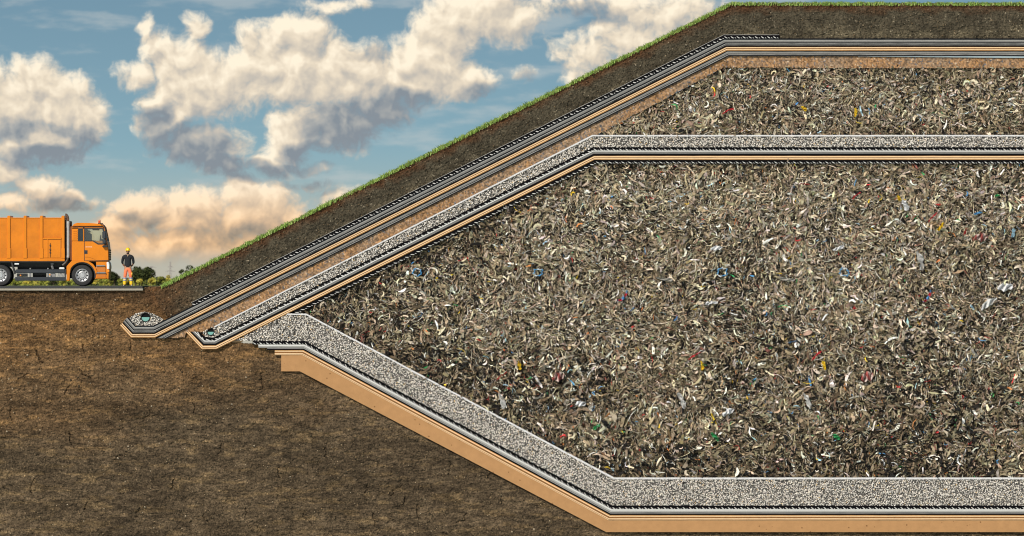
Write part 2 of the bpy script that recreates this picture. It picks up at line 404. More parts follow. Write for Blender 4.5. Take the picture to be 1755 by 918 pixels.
def soil_c(x, y, h):
    big = fbm(x / 170, y / 60, 3, 4); mid = fbm(x / 26, y / 11, 4, 4)
    t = np.clip((y - 520 + 140 * (big - .5) + .12 * (x - 200)) / 230, 0, 1)
    c = lerp(A3(.142, .078, .033), A3(.078, .0555, .034), t)
    top = np.clip(1.25 - (y - 497) / 42 + 1.2 * (mid - .5), 0, 1)  # dark vignette under the road, painted into the soil colour
    c = c * (1 - top[:, None]) + A3(.062, .036, .018)[None] * top[:, None]
    rd = np.clip((45 - np.hypot(x - 285, y - 500)) / 35, 0, 1); c = c * (1 - rd[:, None]) + A3(.085, .042, .020)[None] * rd[:, None]
    c = c * ((0.52 + .96 * mid) * (.35 + 1.3 * fbm(x / 10 + .8 * fbm(x / 30, y / 30, 66, 2), y / 2.6 + 4 * fbm(x / 50, y / 40, 67, 2), 65, 3)) * (.62 + .76 * fbm(x / 210, y / 55, 29, 3)))[:, None]
    gr = vnoise(x / 2.2, y / 1.6, 21); fine = vnoise(x / 1.6, y / 1.2, 23)
    c = c * (.52 + .96 * gr)[:, None]
    sp = (fine > .94) & (gr > .5); c[sp] = c[sp] * 2.2 + A3(.03, .022, .012)
    dk = fine < .12; c[dk] *= .45
    yl = np.clip((fbm(x / 30, y / 7, 61, 3) - .56) * 6, 0, 1); c = c * (1 + .6 * yl[:, None] * A3(1.0, .9, .6)[None])
    return c
V, Q, c = relief(GP, 1.5, soil_h, soil_c, .17, 'ground', None)
sx, sy = scatter(GP, 4900)
k = (sy < 915); sx, sy = sx[k], sy[k]
n = len(sx); rad = S * RNG.gamma(3, .22, n) + .012
pal = np.array([(.30, .23, .15), (.18, .125, .07), (.10, .075, .045), (.05, .038, .024), (.40, .33, .24)])
sc_ = pal[RNG.choice(5, n, p=[.12, .30, .34, .21, .03])]
sh = soil_h(sx, sy)
v2, f2, c2 = stones(sx, sy, .17 - sh - .005, rad, sc_)
# one mesh: relief quads as triangles + crumbs
T = np.concatenate([Q[:, [0, 1, 2]], Q[:, [0, 2, 3]]]); 
me = np_mesh('ground', np.concatenate([V, v2]), np.concatenate([T, f2 + len(V)]), np.concatenate([c, c2]))
ground = tag(link('ground', me, M['soil']), kind='structure')

# ---- cover soil of the mound
TOP = [(279, 489), (1254, 5), (XR + 20, 4)]
CP = TOP + [(XR + 20, 69), (1240, 69), (326, 530), (300, 545), (283, 540), (268, 515), (262, 500)]
def top_depth(x, y):
    sl = 484 / 975.0
    return np.minimum((y - (489 - (x - 279) * sl)) * .895, y - 4.5)
def cov_h(x, y):
    a = R(26.4); u = np.where(x < 1250, x * math.cos(a) - y * math.sin(a), x); v = np.where(x < 1250, x * math.sin(a) + y * math.cos(a), y)
    return .085 * fbm(u / 22, v / 11, 41, 4, .6) + .12 * np.abs(fbm(u / 7, v / 4, 45, 4, .65) - .5) * 2 + .04 * vnoise(x / 1.8, y / 1.6, 49)
def cov_c(x, y, h):
    d = top_depth(x, y); mid = fbm(x / 18, y / 12, 44, 4)
    t = np.clip((d - 5 + 20 * (mid - .5)) / 14, 0, 1)
    c = lerp(A3(.088, .042, .020), A3(.060, .050, .034), t)
    t2 = np.clip((d - 38 + 26 * (mid - .5)) / 18, 0, 1); c = c * (1 - t2[:, None]) + A3(.088, .073, .048)[None] * t2[:, None]
    lo = np.clip((345 - x) / 60 + (mid - .5), 0, 1); c = c * (1 - lo[:, None]) + A3(.085, .048, .024)[None] * lo[:, None]
    gr = vnoise(x / 2.1, y / 1.7, 51); fine = vnoise(x / 1.6, y / 1.3, 53)
    c = c * ((.5 + 1.0 * mid) * (.55 + .9 * gr))[:, None]
    sp = (fine > .91) & (gr > .5) & (d > 22); c[sp] = c[sp] * 2.8 + .03
    return c
V, Q, c = relief(CP, 1.5, cov_h, cov_c, .10, 'cover_soil', None)
sx, sy = scatter(CP, 2600); n = len(sx)
dd = top_depth(sx, sy); sc_ = pal[RNG.choice(5, n, p=[.12, .28, .30, .26, .04])] * .75
v2, f2, c2 = stones(sx, sy, .10 - cov_h(sx, sy) - .005, S * RNG.gamma(3, .2, n) + .010, sc_)
# body behind the relief
bx = [W(*p) for p in TOP + [(XR + 20, 64), (1240, 64), (326, 524), (283, 530)]]
nb = len(bx); b0 = len(V) + len(v2)
vb = np.array([(x, .12, z - .06) for x, z in bx] + [(x, 40.0, z - .06) for x, z in bx])
fb = [(b0 + i, b0 + nb + i, b0 + nb + (i + 1) % nb) for i in range(nb)] + [(b0 + i, b0 + nb + (i + 1) % nb, b0 + (i + 1) % nb) for i in range(nb)]
T = np.concatenate([Q[:, [0, 1, 2]], Q[:, [0, 2, 3]], f2 + len(V), np.array(fb)])
me = np_mesh('mound_soil', np.concatenate([V, v2, vb]), T, np.concatenate([c, c2, np.tile(A3(.05, .035, .02), (2 * nb, 1))]))
tag(link('mound_soil', me, M['soil']), kind='structure')

# ---- sand under the cap
SP = [(281, 580.5), (1249, 94), (XR + 10, 94), (XR + 10, 118), (1240, 116.4), (1024, 231.5), (1016, 233), (368, 561), (342, 571), (319, 571), (318, 578), (300, 579.5)]
def sand_h(x, y): return .03 * fbm(x / 12, y / 12, 71, 3) + .035 * vnoise(x / 1.7, y / 1.7, 73) + .02 * vnoise(x / 4, y / 4, 75)
def sand_c(x, y, h):
    mid = fbm(x / 30, y / 30, 76, 3); c = lerp(A3(.265, .15, .075), A3(.235, .16, .105), np.clip((mid - .3) * 2.2, 0, 1))
    a = vnoise(x / 2.1, y / 2.1, 77); b = vnoise(x / 2.1, y / 2.1, 78)
    c = c * (.3 + 1.4 * a)[:, None]
    k = (b > .82); c[k] = c[k] * .7 + A3(.22, .11, .035)[None]
    k = (b < .17); c[k] = A3(.10, .10, .11)[None] * (.6 + a[k])[:, None]
    k = (a > .9) & (b > .4) & (b < .6); c[k] = A3(.62, .52, .40)
    return c
V, Q, c = relief(SP, 1.25, sand_h, sand_c, .0, 'sand', None)
me = np_mesh('sand_layer', V, Q, c)
tag(link('sand_layer', me, attr_mat('sand', .95, .2, 30, .5, 60, .2)), 'orange brown sand band between the grey felt sheet and the upper gravel', 'sand', None, 'stuff')

# ---- gravel beds
PIPES = [(249.5, 543.5, 7.9), (361.0, 568.6, 6.1)]
def gravel(name, poly, label, dens=.36, bed=True):
    xs = np.array(poly); area = .5 * abs(np.dot(xs[:, 0], np.roll(xs[:, 1], 1)) - np.dot(xs[:, 1], np.roll(xs[:, 0], 1)))
    n = int(area * dens); px, py = scatter(poly, n)
    rad = S * RNG.uniform(.8, 1.5, n)
    for cx, cy, r in PIPES:
        k = np.hypot(px - cx, py - cy) > r + 1.0; px, py, rad = px[k], py[k], rad[k]
    n = len(px)
    p5 = np.array([(.76, .715, .665), (.66, .585, .50), (.45, .415, .385), (.05, .047, .044), (.72, .50, .25), (.18, .17, .16)])
    col = p5[RNG.choice(6, n, p=[.53, .20, .09, .11, .02, .05])] * RNG.uniform(.8, 1.1, (n, 1))
    v, f, cc = stones(px, py, RNG.uniform(-.10, -.03, n), rad, col, (.6, 1.0))
    bx = [W(*p) for p in poly]; nb = len(bx); b0 = len(v)
    me = bpy.data.meshes.new(name)
    me = np_mesh(name, v, f, cc)
    o = link(name, me, [M['gravel'], M['gravel_bed']])
    bm = bmesh.new(); bm.from_mesh(me)
    lay = bm.verts.layers.float_color.get('col')
    fv = [bm.verts.new((x, -.02, z)) for x, z in bx]; bv = [bm.verts.new((x, 30, z)) for x, z in bx]
    ff = bm.faces.new(fv); ff.material_index = 1
    for i in range(nb):
        q = bm.faces.new((fv[i], fv[(i + 1) % nb], bv[(i + 1) % nb], bv[i])); q.material_index = 1
    bmesh.ops.recalc_face_normals(bm, faces=bm.faces); bm.to_mesh(me); bm.free()
    return tag(o, label, 'gravel', 'white gravel beds', 'stuff')
gravel('gravel_bed', [(404, 583.3), (493, 537.5), (525, 537.5), (1053, 819), (XR, 819), (XR, 866.5), (1050, 866.5), (523, 584.5), (440, 584.5)],
       'thick bed of speckled white gravel along the bottom under the large waste body')
gravel('gravel_bed', [(347, 570), (355, 564), (364, 560), (368, 559.5), (1015, 233), (XR, 233), (XR, 252.5), (1016, 252.5), (367, 578.5), (353, 578.5)],
       'narrow band of speckled white gravel separating the small and large waste bodies')
gravel('gravel_heap', [(221.5, 545), (229, 539.5), (238, 535.5), (249, 534), (260, 536.5), (270, 541), (281.5, 548), (263, 558.6), (232, 558.6)],
       'small heap of white gravel around the larger drain pipe near the road', .36)

# ---- drain pipes
def drain_pipe(cx, cy, r, label):
    x, z = W(cx, cy); ro = r * S; ri = ro * .87
    root = empty('drain_pipe', (x, 0, z)); tag(root, label, 'drain pipe', 'drain pipes half full of water')
    n = 40; V = []; F = []
    for (rr, yy) in ((ro, YF), (ri, YF), (ri, 30), (ro, 30)):
        V += [(x + rr * math.cos(2 * math.pi * i / n), yy, z + rr * math.sin(2 * math.pi * i / n)) for i in range(n)]
    for k in range(4):
        a = k * n; b = ((k + 1) % 4) * n
        F += [(a + i, a + (i + 1) % n, b + (i + 1) % n, b + i) for i in range(n)]
    V += [(x + ri * math.cos(2 * math.pi * i / n), YF + .06, z + ri * math.sin(2 * math.pi * i / n)) for i in range(n)]; F.append(tuple(range(4 * n, 5 * n)))  # added black cap stands in for the dark depth of the bore
    me = bpy.data.meshes.new('pipe_wall'); me.from_pydata(V, [], F); me.update()
    link('pipe_wall', me, M['pipe'], root)
    # water: lower segment
    rw = ri - .002; zl = .02 * ro; m = 24; pts = []
    a0 = math.asin(max(-1, min(1, zl / rw)))
    for i in range(m + 1):
        a = math.pi - a0 + (math.pi + 2 * a0) * i / m
        pts.append((x + rw * math.cos(a), z + rw * math.sin(a)))
    V = [(a, YF + .03, b) for a, b in pts] + [(a, YF + .055, b) for a, b in pts]; k = len(pts)
    F = [tuple(range(k)), tuple(range(2 * k - 1, k - 1, -1))] + [(i, (i + 1) % k, k + (i + 1) % k, k + i) for i in range(k)]
    me = bpy.data.meshes.new('water'); me.from_pydata(V, [], F); me.update()
    bm = bmesh.new(); bm.from_mesh(me); bmesh.ops.recalc_face_normals(bm, faces=bm.faces); bm.to_mesh(me); bm.free()
    link('water', me, M['water'], root)
drain_pipe(*PIPES[0], 'larger black drain pipe half full of green water, in the gravel heap near the road')
drain_pipe(*PIPES[1], 'smaller black drain pipe half full of green water, inside the upper gravel band')

# ------------------------------------------------------------------ waste
WPU = [(1022, 231.5), (1240, 115.5), (XR, 115.5), (XR, 231.5)]
WPL = [(506, 537), (1022, 279), (XR, 279), (XR, 819), (1053, 819), (524, 537.5)]
PAL = np.array([(.43, .345, .235), (.68, .59, .44), (.87, .84, .76), (.285, .225, .15), (.14, .103, .064), (.014, .012, .010),
                (.37, .325, .275), (.10, .30, .58), (.60, .06, .06), (.80, .55, .05), (.06, .40, .14), (.38, .60, .72), (.65, .24, .08), (.30, .12, .09)])
PW0 = np.array([.155, .135, .11, .15, .12, .24, .10, .005, .005, .004, .003, .007, .006, .010])
def strips(cx, cy, ang, L, Wd, curv, y0, tilt, roll, col, K=5, taper=.5, crumple=.34):
    n = len(cx); s = np.linspace(-.5, .5, K)[None] * L[:, None]                      # n,K
    th = ang[:, None] + curv[:, None] * s / L[:, None] * 1.0
    ds = L[:, None] / (K - 1)
    xs = np.cumsum(np.cos(th) * ds, 1); ys = np.cumsum(np.sin(th) * ds, 1)
    xs -= xs.mean(1, keepdims=True); ys -= ys.mean(1, keepdims=True)
    prof = 1 - taper * np.abs(np.linspace(-1, 1, K))[None] ** 2 * RNG.uniform(.4, 1.5, (n, 1))
    prof = np.clip(prof * RNG.uniform(.5, 1.3, (n, K)), .12, 1.4)
    hw = .5 * Wd[:, None] * prof
    nxv = -np.sin(th); nyv = np.cos(th); cr = np.cos(roll)[:, None]; sr = np.sin(roll)[:, None]
    dep = y0[:, None] + np.sin(tilt)[:, None] * s * S + RNG.normal(0, 1, (n, K)) * crumple * Wd[:, None] * S
    out = np.empty((n, K, 2, 3))
    for j, sg in enumerate((-1, 1)):
        out[:, :, j, 0] = (cx[:, None] + xs + sg * nxv * hw * cr - 877.5) * S
        out[:, :, j, 2] = (490 - (cy[:, None] + ys + sg * nyv * hw * cr)) * S
        out[:, :, j, 1] = dep + sg * sr * hw * S
    V = out.reshape(-1, 3)
    b = (np.arange(n) * K * 2)[:, None, None]; k = np.arange(K - 1)[None, :, None] * 2
    Q = (b + k + np.array([0, 1, 3, 2])[None, None]).reshape(-1, 4)
    return V, Q, np.repeat(col, K * 2, 0)
def waste(name, poly, n, label, dark_low):
    px, py = scatter(poly, n)
    ed = edge_dist(px, py, poly); big = fbm(px / 75, py / 55, 81, 4); fine = fbm(px / 28, py / 22, 82, 3)
    flow = (fbm(px / 48, py / 38, 83, 2) - .5) * 8.0 - .55
    ang = flow + RNG.normal(0, .62, n)
    sizef = .66 + .50 * np.clip((big - .32) * 2.2, 0, 1) + .22 * np.clip((py - 540) / 150, 0, 1)
    kind = RNG.choice(4, n, p=[.46, .33, .10, .11])
    L = np.choose(kind, [RNG.uniform(2.5, 7, n), RNG.uniform(7, 15, n), RNG.uniform(10, 25, n), RNG.uniform(10, 30, n)]) * sizef
    Wd = np.choose(kind, [RNG.uniform(.9, 2.1, n), RNG.uniform(1.5, 3.7, n), RNG.uniform(2.8, 6.4, n), RNG.uniform(.8, 1.5, n)]) * sizef
    curv = RNG.normal(0, 1.5, n) * np.choose(kind, [1, 1.15, 1.5, 1.3])
    depth = RNG.uniform(0, 1, n) ** .8 * np.choose(kind, [1.0, .9, .62, .8])
    y0 = -.07 + .30 * depth
    tilt = RNG.normal(0, .35, n); roll = RNG.normal(.1, .85, n)
    w = np.tile(PW0, (n, 1))
    soil_shade = np.clip(1 - ed / 34, 0, 1) * .7 + np.clip((fine - .56) * 3.0, 0, .7)  # border vignette shade painted as browner pieces, plus random soil patches
    soil_shade = np.clip(soil_shade + .55 * np.clip((py - 520) / 170, 0, 1) * dark_low + .30 * np.clip((950 - px) / 300, 0, 1) * dark_low + .5 * np.clip((fbm(px / 190, py / 60, 88, 3) - .5) * 3, 0, 1), 0, .95)
    w[:, [0, 1, 2, 6, 11]] *= (1 - .72 * soil_shade)[:, None]; w[:, [3, 4]] *= (1 + 1.6 * soil_shade)[:, None]; w[:, 5] *= (1 + .8 * soil_shade)
    w[kind == 3, 1:3] *= 2.2; lt = np.clip((fbm(px / 160, py / 90, 86, 3) - .45) * 3.5 + np.clip((px - 800) / 450, 0, .75) - np.clip((py - 560) / 150, 0, .8), 0, 1)
    w[:, [0, 1, 3, 6]] *= (1 + 1.5 * lt)[:, None]; w[:, 5] *= 1 - .6 * lt; w[:, 4] *= 1 - .3 * lt; w[kind == 2, 7:] *= .15; w[kind == 2, 1:3] *= .7; w[kind == 0, 7:] *= 1.5; w /= w.sum(1, keepdims=True); cw = np.cumsum(w, 1); ch = (RNG.uniform(0, 1, (n, 1)) > cw).sum(1).clip(0, len(PAL) - 1)
    col = PAL[ch] * RNG.uniform(.7, 1.2, (n, 1)) * (1 + RNG.normal(0, .05, (n, 3)))
    col *= (1 - .25 * depth)[:, None]          # deeper pieces are darker
    V, Q, c = strips(px, py, ang, L, Wd, curv, y0, tilt, roll, np.clip(col, .01, .9))
    me = np_mesh(name, V, Q, c)
    bx = [W(*p) for p in poly]; nb = len(bx)
    o = link(name, me, [M['waste'], M['waste_bed']])
    bm = bmesh.new(); bm.from_mesh(me)
    fv = [bm.verts.new((x, .27, z)) for x, z in bx]; bv = [bm.verts.new((x, 30, z)) for x, z in bx]
    ff = bm.faces.new(fv); ff.material_index = 1
    for i in range(nb):
        q = bm.faces.new((fv[i], fv[(i + 1) % nb], bv[(i + 1) % nb], bv[i])); q.material_index = 1
    bm.to_mesh(me); bm.free()
    return tag(o, label, 'waste', None, 'stuff')
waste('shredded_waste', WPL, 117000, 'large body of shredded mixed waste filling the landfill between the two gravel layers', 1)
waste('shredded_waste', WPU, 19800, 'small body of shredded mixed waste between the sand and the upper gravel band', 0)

# ---- bigger pieces that can be told apart in the waste
def scrap(kind, px, py, ang, L, Wd, col, label, group, curv=.5, col2=None):
    bm = bmesh.new(); K = 9; J = 4; rows = []
    rs = random.Random(int(px * 31 + py)); x0, z0 = W(px, py)
    lay = bm.verts.layers.float_color.new('col')
    a = ang; cx, cy = 0.0, 0.0; pts = []
    for i in range(K):
        pts.append((cx, cy, a)); a += curv / (K - 1) + rs.uniform(-.12, .12); cx += math.cos(a) * L / (K - 1); cy += math.sin(a) * L / (K - 1)
    mx = sum(p[0] for p in pts) / K; my = sum(p[1] for p in pts) / K
    for i, (qx, qy, qa) in enumerate(pts):
        t = i / (K - 1); w = Wd * (.2 + .85 * math.sin(math.pi * min(1, max(0, .08 + .84 * t))) ** .7) * rs.uniform(.45, 1.25); row = []
        for j in range(J):
            s = (j / (J - 1) - .5) * w
            x = qx - mx - math.sin(qa) * s; y = qy - my + math.cos(qa) * s
            x += rs.uniform(-.6, .6); y += rs.uniform(-.6, .6)
            d = -.135 + .012 * Wd * math.sin(j * 2.1 + i * 1.7) + rs.uniform(-.03, .03)
            v = bm.verts.new((x * S, d, -y * S)); row.append(v)
            cc = col2 if (col2 and (i // 2) % 2) else col
            k = rs.uniform(.55, 1.1); v[lay] = (*[min(.9, q * k) for q in cc], 1)
        rows.append(row)
    for i in range(K - 1):
        for j in range(J - 1): bm.faces.new((rows[i][j], rows[i][j + 1], rows[i + 1][j + 1], rows[i + 1][j]))
    me = bpy.data.meshes.new(kind); bm.to_mesh(me); bm.free()
    o = link(kind, me, M['waste']); o.location = (x0, 0, z0)
    md = o.modifiers.new('thickness', 'SOLIDIFY'); md.thickness = .008
    return tag(o, label, kind.replace('_', ' '), group)
WH = (.74, .74, .76); GY = (.33, .31, .28); YE = (.72, .48, .03); RE = (.50, .04, .05); BL = (.07, .24, .46); GN = (.04, .30, .10); LB = (.30, .46, .56); OR = (.62, .22, .07)
gp, gs, gb = 'plastic scraps in the waste', 'strips and ribbons in the waste', 'board and carton pieces in the waste'
for a in [
    ('plastic_scrap', 1228, 425, -.5, 20, 7, WH, 'white crumpled scrap near the middle of the large waste body, left of an identical pair', gp),
    ('plastic_scrap', 1437, 425, -.5, 20, 7, WH, 'white crumpled scrap high in the large waste body, right twin of the middle pair', gp),
    ('plastic_scrap', 1219, 519, -.5, 22, 6, WH, 'long white scrap in the centre of the waste, above the left yellow scrap', gp),
    ('plastic_scrap', 1722, 492, -.3, 26, 13, WH, 'largest white chunk of plastic near the right end of the waste', gp),
    ('plastic_scrap', 1551, 351, .9, 20, 10, WH, 'white folded scrap below the middle net strip, beside a yellow scrap', gp),
    ('plastic_scrap', 1248, 706, -.8, 22, 10, WH, 'white crumpled scrap low in the waste, above the bottom gravel', gp),
    ('plastic_scrap', 995, 692, -.6, 18, 9, WH, 'white scrap low in the waste near the sloping bottom fabric', gp),
    ('plastic_scrap', 1203, 626, 1.2, 17, 6, YE, 'yellow scrap in the lower middle waste, left of its yellow twin', gp),
    ('plastic_scrap', 1412, 626, 1.2, 17, 6, YE, 'yellow scrap in the lower waste, right twin of a yellow pair', gp),
    ('plastic_scrap', 1612, 388, 1.9, 17, 6, YE, 'yellow scrap high in the large waste body, close to a tan board', gp),
    ('plastic_scrap', 1540, 339, .6, 9, 6, YE, 'small bright yellow scrap just under the middle net strip', gp),
    ('plastic_scrap', 890, 626, 1.2, 15, 6, YE, 'leftmost yellow scrap, low in the waste near the sloping fabric', gp),
    ('plastic_scrap', 1378, 186, .4, 11, 6, YE, 'yellow scrap in the left part of the small upper waste body', gp),
    ('plastic_scrap', 1466, 192, 1.4, 15, 5, YE, 'yellow scrap in the middle of the small upper waste body', gp),
    ('plastic_strip', 1190, 609, -.9, 24, 2.6, RE, 'thin red strip beside the left yellow scrap of the lower waste', gs),
    ('plastic_strip', 1399, 609, -.9, 24, 2.6, RE, 'thin red strip beside the right yellow scrap of the lower waste', gs),
    ('plastic_strip', 1598, 372, -1.0, 22, 2.8, RE, 'thin red strip high in the waste at the upper right', gs),
    ('plastic_strip', 1467, 335, -1.0, 18, 2.6, RE, 'short red strip just below the middle net strip', gs),
    ('plastic_strip', 1247, 190, -.9, 22, 2.8, RE, 'red strip at the left of the small upper waste body', gs),
    ('plastic_scrap', 1022, 731, -.7, 15, 6, GN, 'leftmost green scrap low in the waste above the sloping fabric', gp),
    ('plastic_scrap', 1225, 748, .6, 19, 7, GN, 'largest green scrap low in the waste above the flat bottom gravel', gp),
    ('plastic_scrap', 1433, 748, .4, 15, 6, GN, 'green scrap low in the waste, third green piece from the left', gp),
    ('plastic_scrap', 1709, 335, -.6, 9, 4, GN, 'small green scrap at the top right of the large waste body', gp),
    ('plastic_scrap', 1676, 365, -.3, 15, 4, BL, 'flat blue scrap at the upper right of the large waste body', gp),
    ('plastic_scrap', 1736, 399, 1.3, 16, 6, LB, 'pale blue scrap near the right end of the large waste body', gp),
    ('carton_piece', 1681, 406, -.3, 22, 15, (.42, .10, .09), 'red carton piece with pale stripes at the upper right of the waste', gb, .1, (.62, .50, .46)),
    ('carton_piece', 1486, 645, -.3, 22, 15, (.42, .10, .09), 'red carton piece with pale stripes in the lower right waste', gb, .1, (.62, .50, .46)),
    ('carton_piece', 957, 645, -.3, 22, 15, (.42, .10, .09), 'red carton piece with pale stripes in the lower left waste', gb, .1, (.62, .50, .46)),
    ('board_piece', 1601, 384, -.2, 15, 7, (.48, .34, .20), 'tan oval board piece beside the upper yellow scrap', gb),
    ('board_piece', 1348, 478, .35, 28, 6, GY, 'long grey board with a blue piece above it, right of the waste centre', gb, -.4),
    ('board_piece', 1139, 478, .35, 28, 6, GY, 'long grey board with a blue piece above it, left of the waste centre', gb, -.4),
    ('plastic_scrap', 860, 686, .95, 30, 8, (.52, .51, .50), 'grey wedge of plastic lying lowest at the left, against the sloping fabric', gp),
    ('plastic_scrap', 1168, 686, .95, 30, 8, (.52, .51, .50), 'grey wedge of plastic low in the waste between two white scraps', gp),
    ('plastic_scrap', 1384, 687, .95, 30, 8, (.52, .51, .50), 'grey wedge of plastic low in the waste under the right yellow scrap', gp),
    ('plastic_scrap', 1577, 446, 1.0, 34, 9, (.52, .51, .50), 'grey wedge of plastic in the right half of the large waste body', gp),
    ('plastic_scrap', 1694, 520, -1.1, 34, 10, (.62, .62, .62), 'pale grey sheet of plastic below the largest white chunk at the right', gp)]:
    scrap(*a)
for (x, y, lab) in [(1590, 508, 'blue and red twisted ribbon in the right half of the waste'), (1068, 508, 'blue and red twisted ribbon left of the centre of the waste')]:
    scrap('plastic_ribbon', x, y, 1.6, 26, 5, BL, lab, gs, 1.2, RE)
def ring(px, py, r, col, label):
    bm = bmesh.new(); n = 20; m = 6; x0, z0 = W(px, py); rs = random.Random(int(px)); V = []
    lay = bm.verts.layers.float_color.new('col')
    for i in range(n):
        a = 2 * math.pi * i / n; rr = r * (1 + .28 * rs.uniform(-1, 1)); row = []
        for j in range(m):
            b = 2 * math.pi * j / m; q = rr + (.8 + .8 * (i % 3) / 2) * math.cos(b)
            v = bm.verts.new((q * math.cos(a) * S, -.085 + 1.9 * S * math.sin(b), q * .85 * math.sin(a) * S)); row.append(v)
            v[lay] = (*(col if (i // 3) % 3 != 1 else (.55, .57, .6)), 1)
        V.append(row)
    for i in range(n):
        for j in range(m): bm.faces.new((V[i][j], V[(i + 1) % n][j], V[(i + 1) % n][(j + 1) % m], V[i][(j + 1) % m]))
    me = bpy.data.meshes.new('plastic_ring'); bmesh.ops.recalc_face_normals(bm, faces=bm.faces); bm.to_mesh(me); bm.free()
    o = link('plastic_ring', me, M['waste']); o.location = (x0, 0, z0)
    tag(o, label, 'ring', 'blue and white rings in the waste')
ring(715, 466, 7, BL, 'leftmost blue and white plastic ring in the waste near the sloping liner')
ring(922, 466, 7, BL, 'second blue and white plastic ring from the left in the waste')
ring(1238, 466, 8, BL, 'blue and white plastic ring in the centre of the large waste body')
ring(1446, 466, 8, BL, 'rightmost blue and white plastic ring in the large waste body')

# ------------------------------------------------------------------ grass on the mound
def grass():
    nF = 15000; nB = 9000; n = nF + nB
    Lsl = math.hypot(975, 484); Lt = XR - 1254; tot = Lsl + Lt
    s = RNG.uniform(-3, tot, n); on = s < Lsl
    px = np.where(on, 279 + s / Lsl * 975, 1254 + (s - Lsl)); py = np.where(on, 489 - s / Lsl * 484, 5.0) + .6
    y = np.concatenate([RNG.uniform(-.10, .25, nF), RNG.uniform(.25, 4.0, nB)])
    clump = fbm(s / 7, y * 3, 91, 3)
    h = np.where(on, RNG.uniform(3.8, 9.0, n), RNG.uniform(3.0, 6.6, n)) * S * (.25 + 1.5 * clump)
    h[nF:] *= .8
    lean = RNG.normal(0, .42, n); leany = RNG.normal(-.15, .45, n); w = RNG.uniform(.8, 1.5, n) * S
    x0 = (px - 877.5) * S; z0 = (490 - py) * S - .03 - np.where(y < .12, RNG.uniform(0, .10, n), 0)
    V = np.empty((n, 5, 3)); tdir = RNG.uniform(0, math.pi, n); wx = np.cos(tdir) * w * .5; wy = np.sin(tdir) * w * .5
    for k, (t, ww) in enumerate(((0, 1), (0, -1), (.55, .8), (.55, -.8), (1, 0))):
        b = t * t
        V[:, k, 0] = x0 + wx * ww + lean * h * b; V[:, k, 1] = y + wy * ww + leany * h * b; V[:, k, 2] = z0 + h * t * (1 - .25 * b)
    b = (np.arange(n) * 5)[:, None, None]
    T = (b + np.array([[0, 1, 3], [0, 3, 2], [2, 3, 4]])[None]).reshape(-1, 3)
    g = np.array([(.34, .50, .11), (.46, .60, .17), (.20, .34, .06), (.56, .62, .26), (.18, .22, .06)])
    c = g[RNG.choice(5, n, p=[.32, .28, .2, .12, .08])] * RNG.uniform(.8, 1.2, (n, 1))
    # hanging blades over the cut edge
    V = V.reshape(-1, 3); c = np.repeat(c, 5, 0)
    # turf sheet on the mound top
    tp = [W(276, 490), W(1254, 5.5), W(XR + 20, 4.5)]; b0 = len(V)
    vt = np.array([(x, yy, z) for yy in (.10, 40.0) for x, z in tp])
    tt = np.array([(0, 1, 4), (0, 4, 3), (1, 2, 5), (1, 5, 4)]) + b0
    me = np_mesh('grass', np.concatenate([V, vt]), np.concatenate([T, tt]), np.concatenate([c, np.tile(A3(.07, .13, .025), (6, 1))]))
    tag(link('grass', me, M['grass']), 'short bright green grass along the top edge of the mound', 'grass', None, 'stuff')
grass()

# ------------------------------------------------------------------ road and field
def slab(name, x0, x1, y0, y1, z0, z1, m, **kw):
    bm = bmesh.new(); bmesh.ops.create_cube(bm, size=1)
    for v in bm.verts: v.co = ((x0 + x1) / 2 + v.co.x * (x1 - x0), (y0 + y1) / 2 + v.co.y * (y1 - y0), (z0 + z1) / 2 + v.co.z * (z1 - z0))
    bmesh.ops.bevel(bm, geom=bm.edges[:], offset=.012, segments=2, affect='EDGES')
    me = bpy.data.meshes.new(name); bm.to_mesh(me); bm.free(); return link(name, me, m)
xe = W(244.6, 0)[0]
tag(slab('road', W(-200, 0)[0], xe, YF, 7.5, -.10, 0.0, M['asphalt']), kind='structure')
tag(slab('road_base', W(-200, 0)[0], xe + .012, YF + .03, 7.6, -.215, -.103, M['concrete']), kind='structure')
def field():
    me = bpy.data.meshes.new('field')
    me.from_pydata([(-4000, .2, -.27), (4000, .2, -.27), (4000, 12000, -.27), (-4000, 12000, -.27)], [], [(0, 1, 2, 3)])
    tag(link('field', me, mat('field_grass', (.09, .11, .03), .95, .5, .03)), kind='structure')
field()

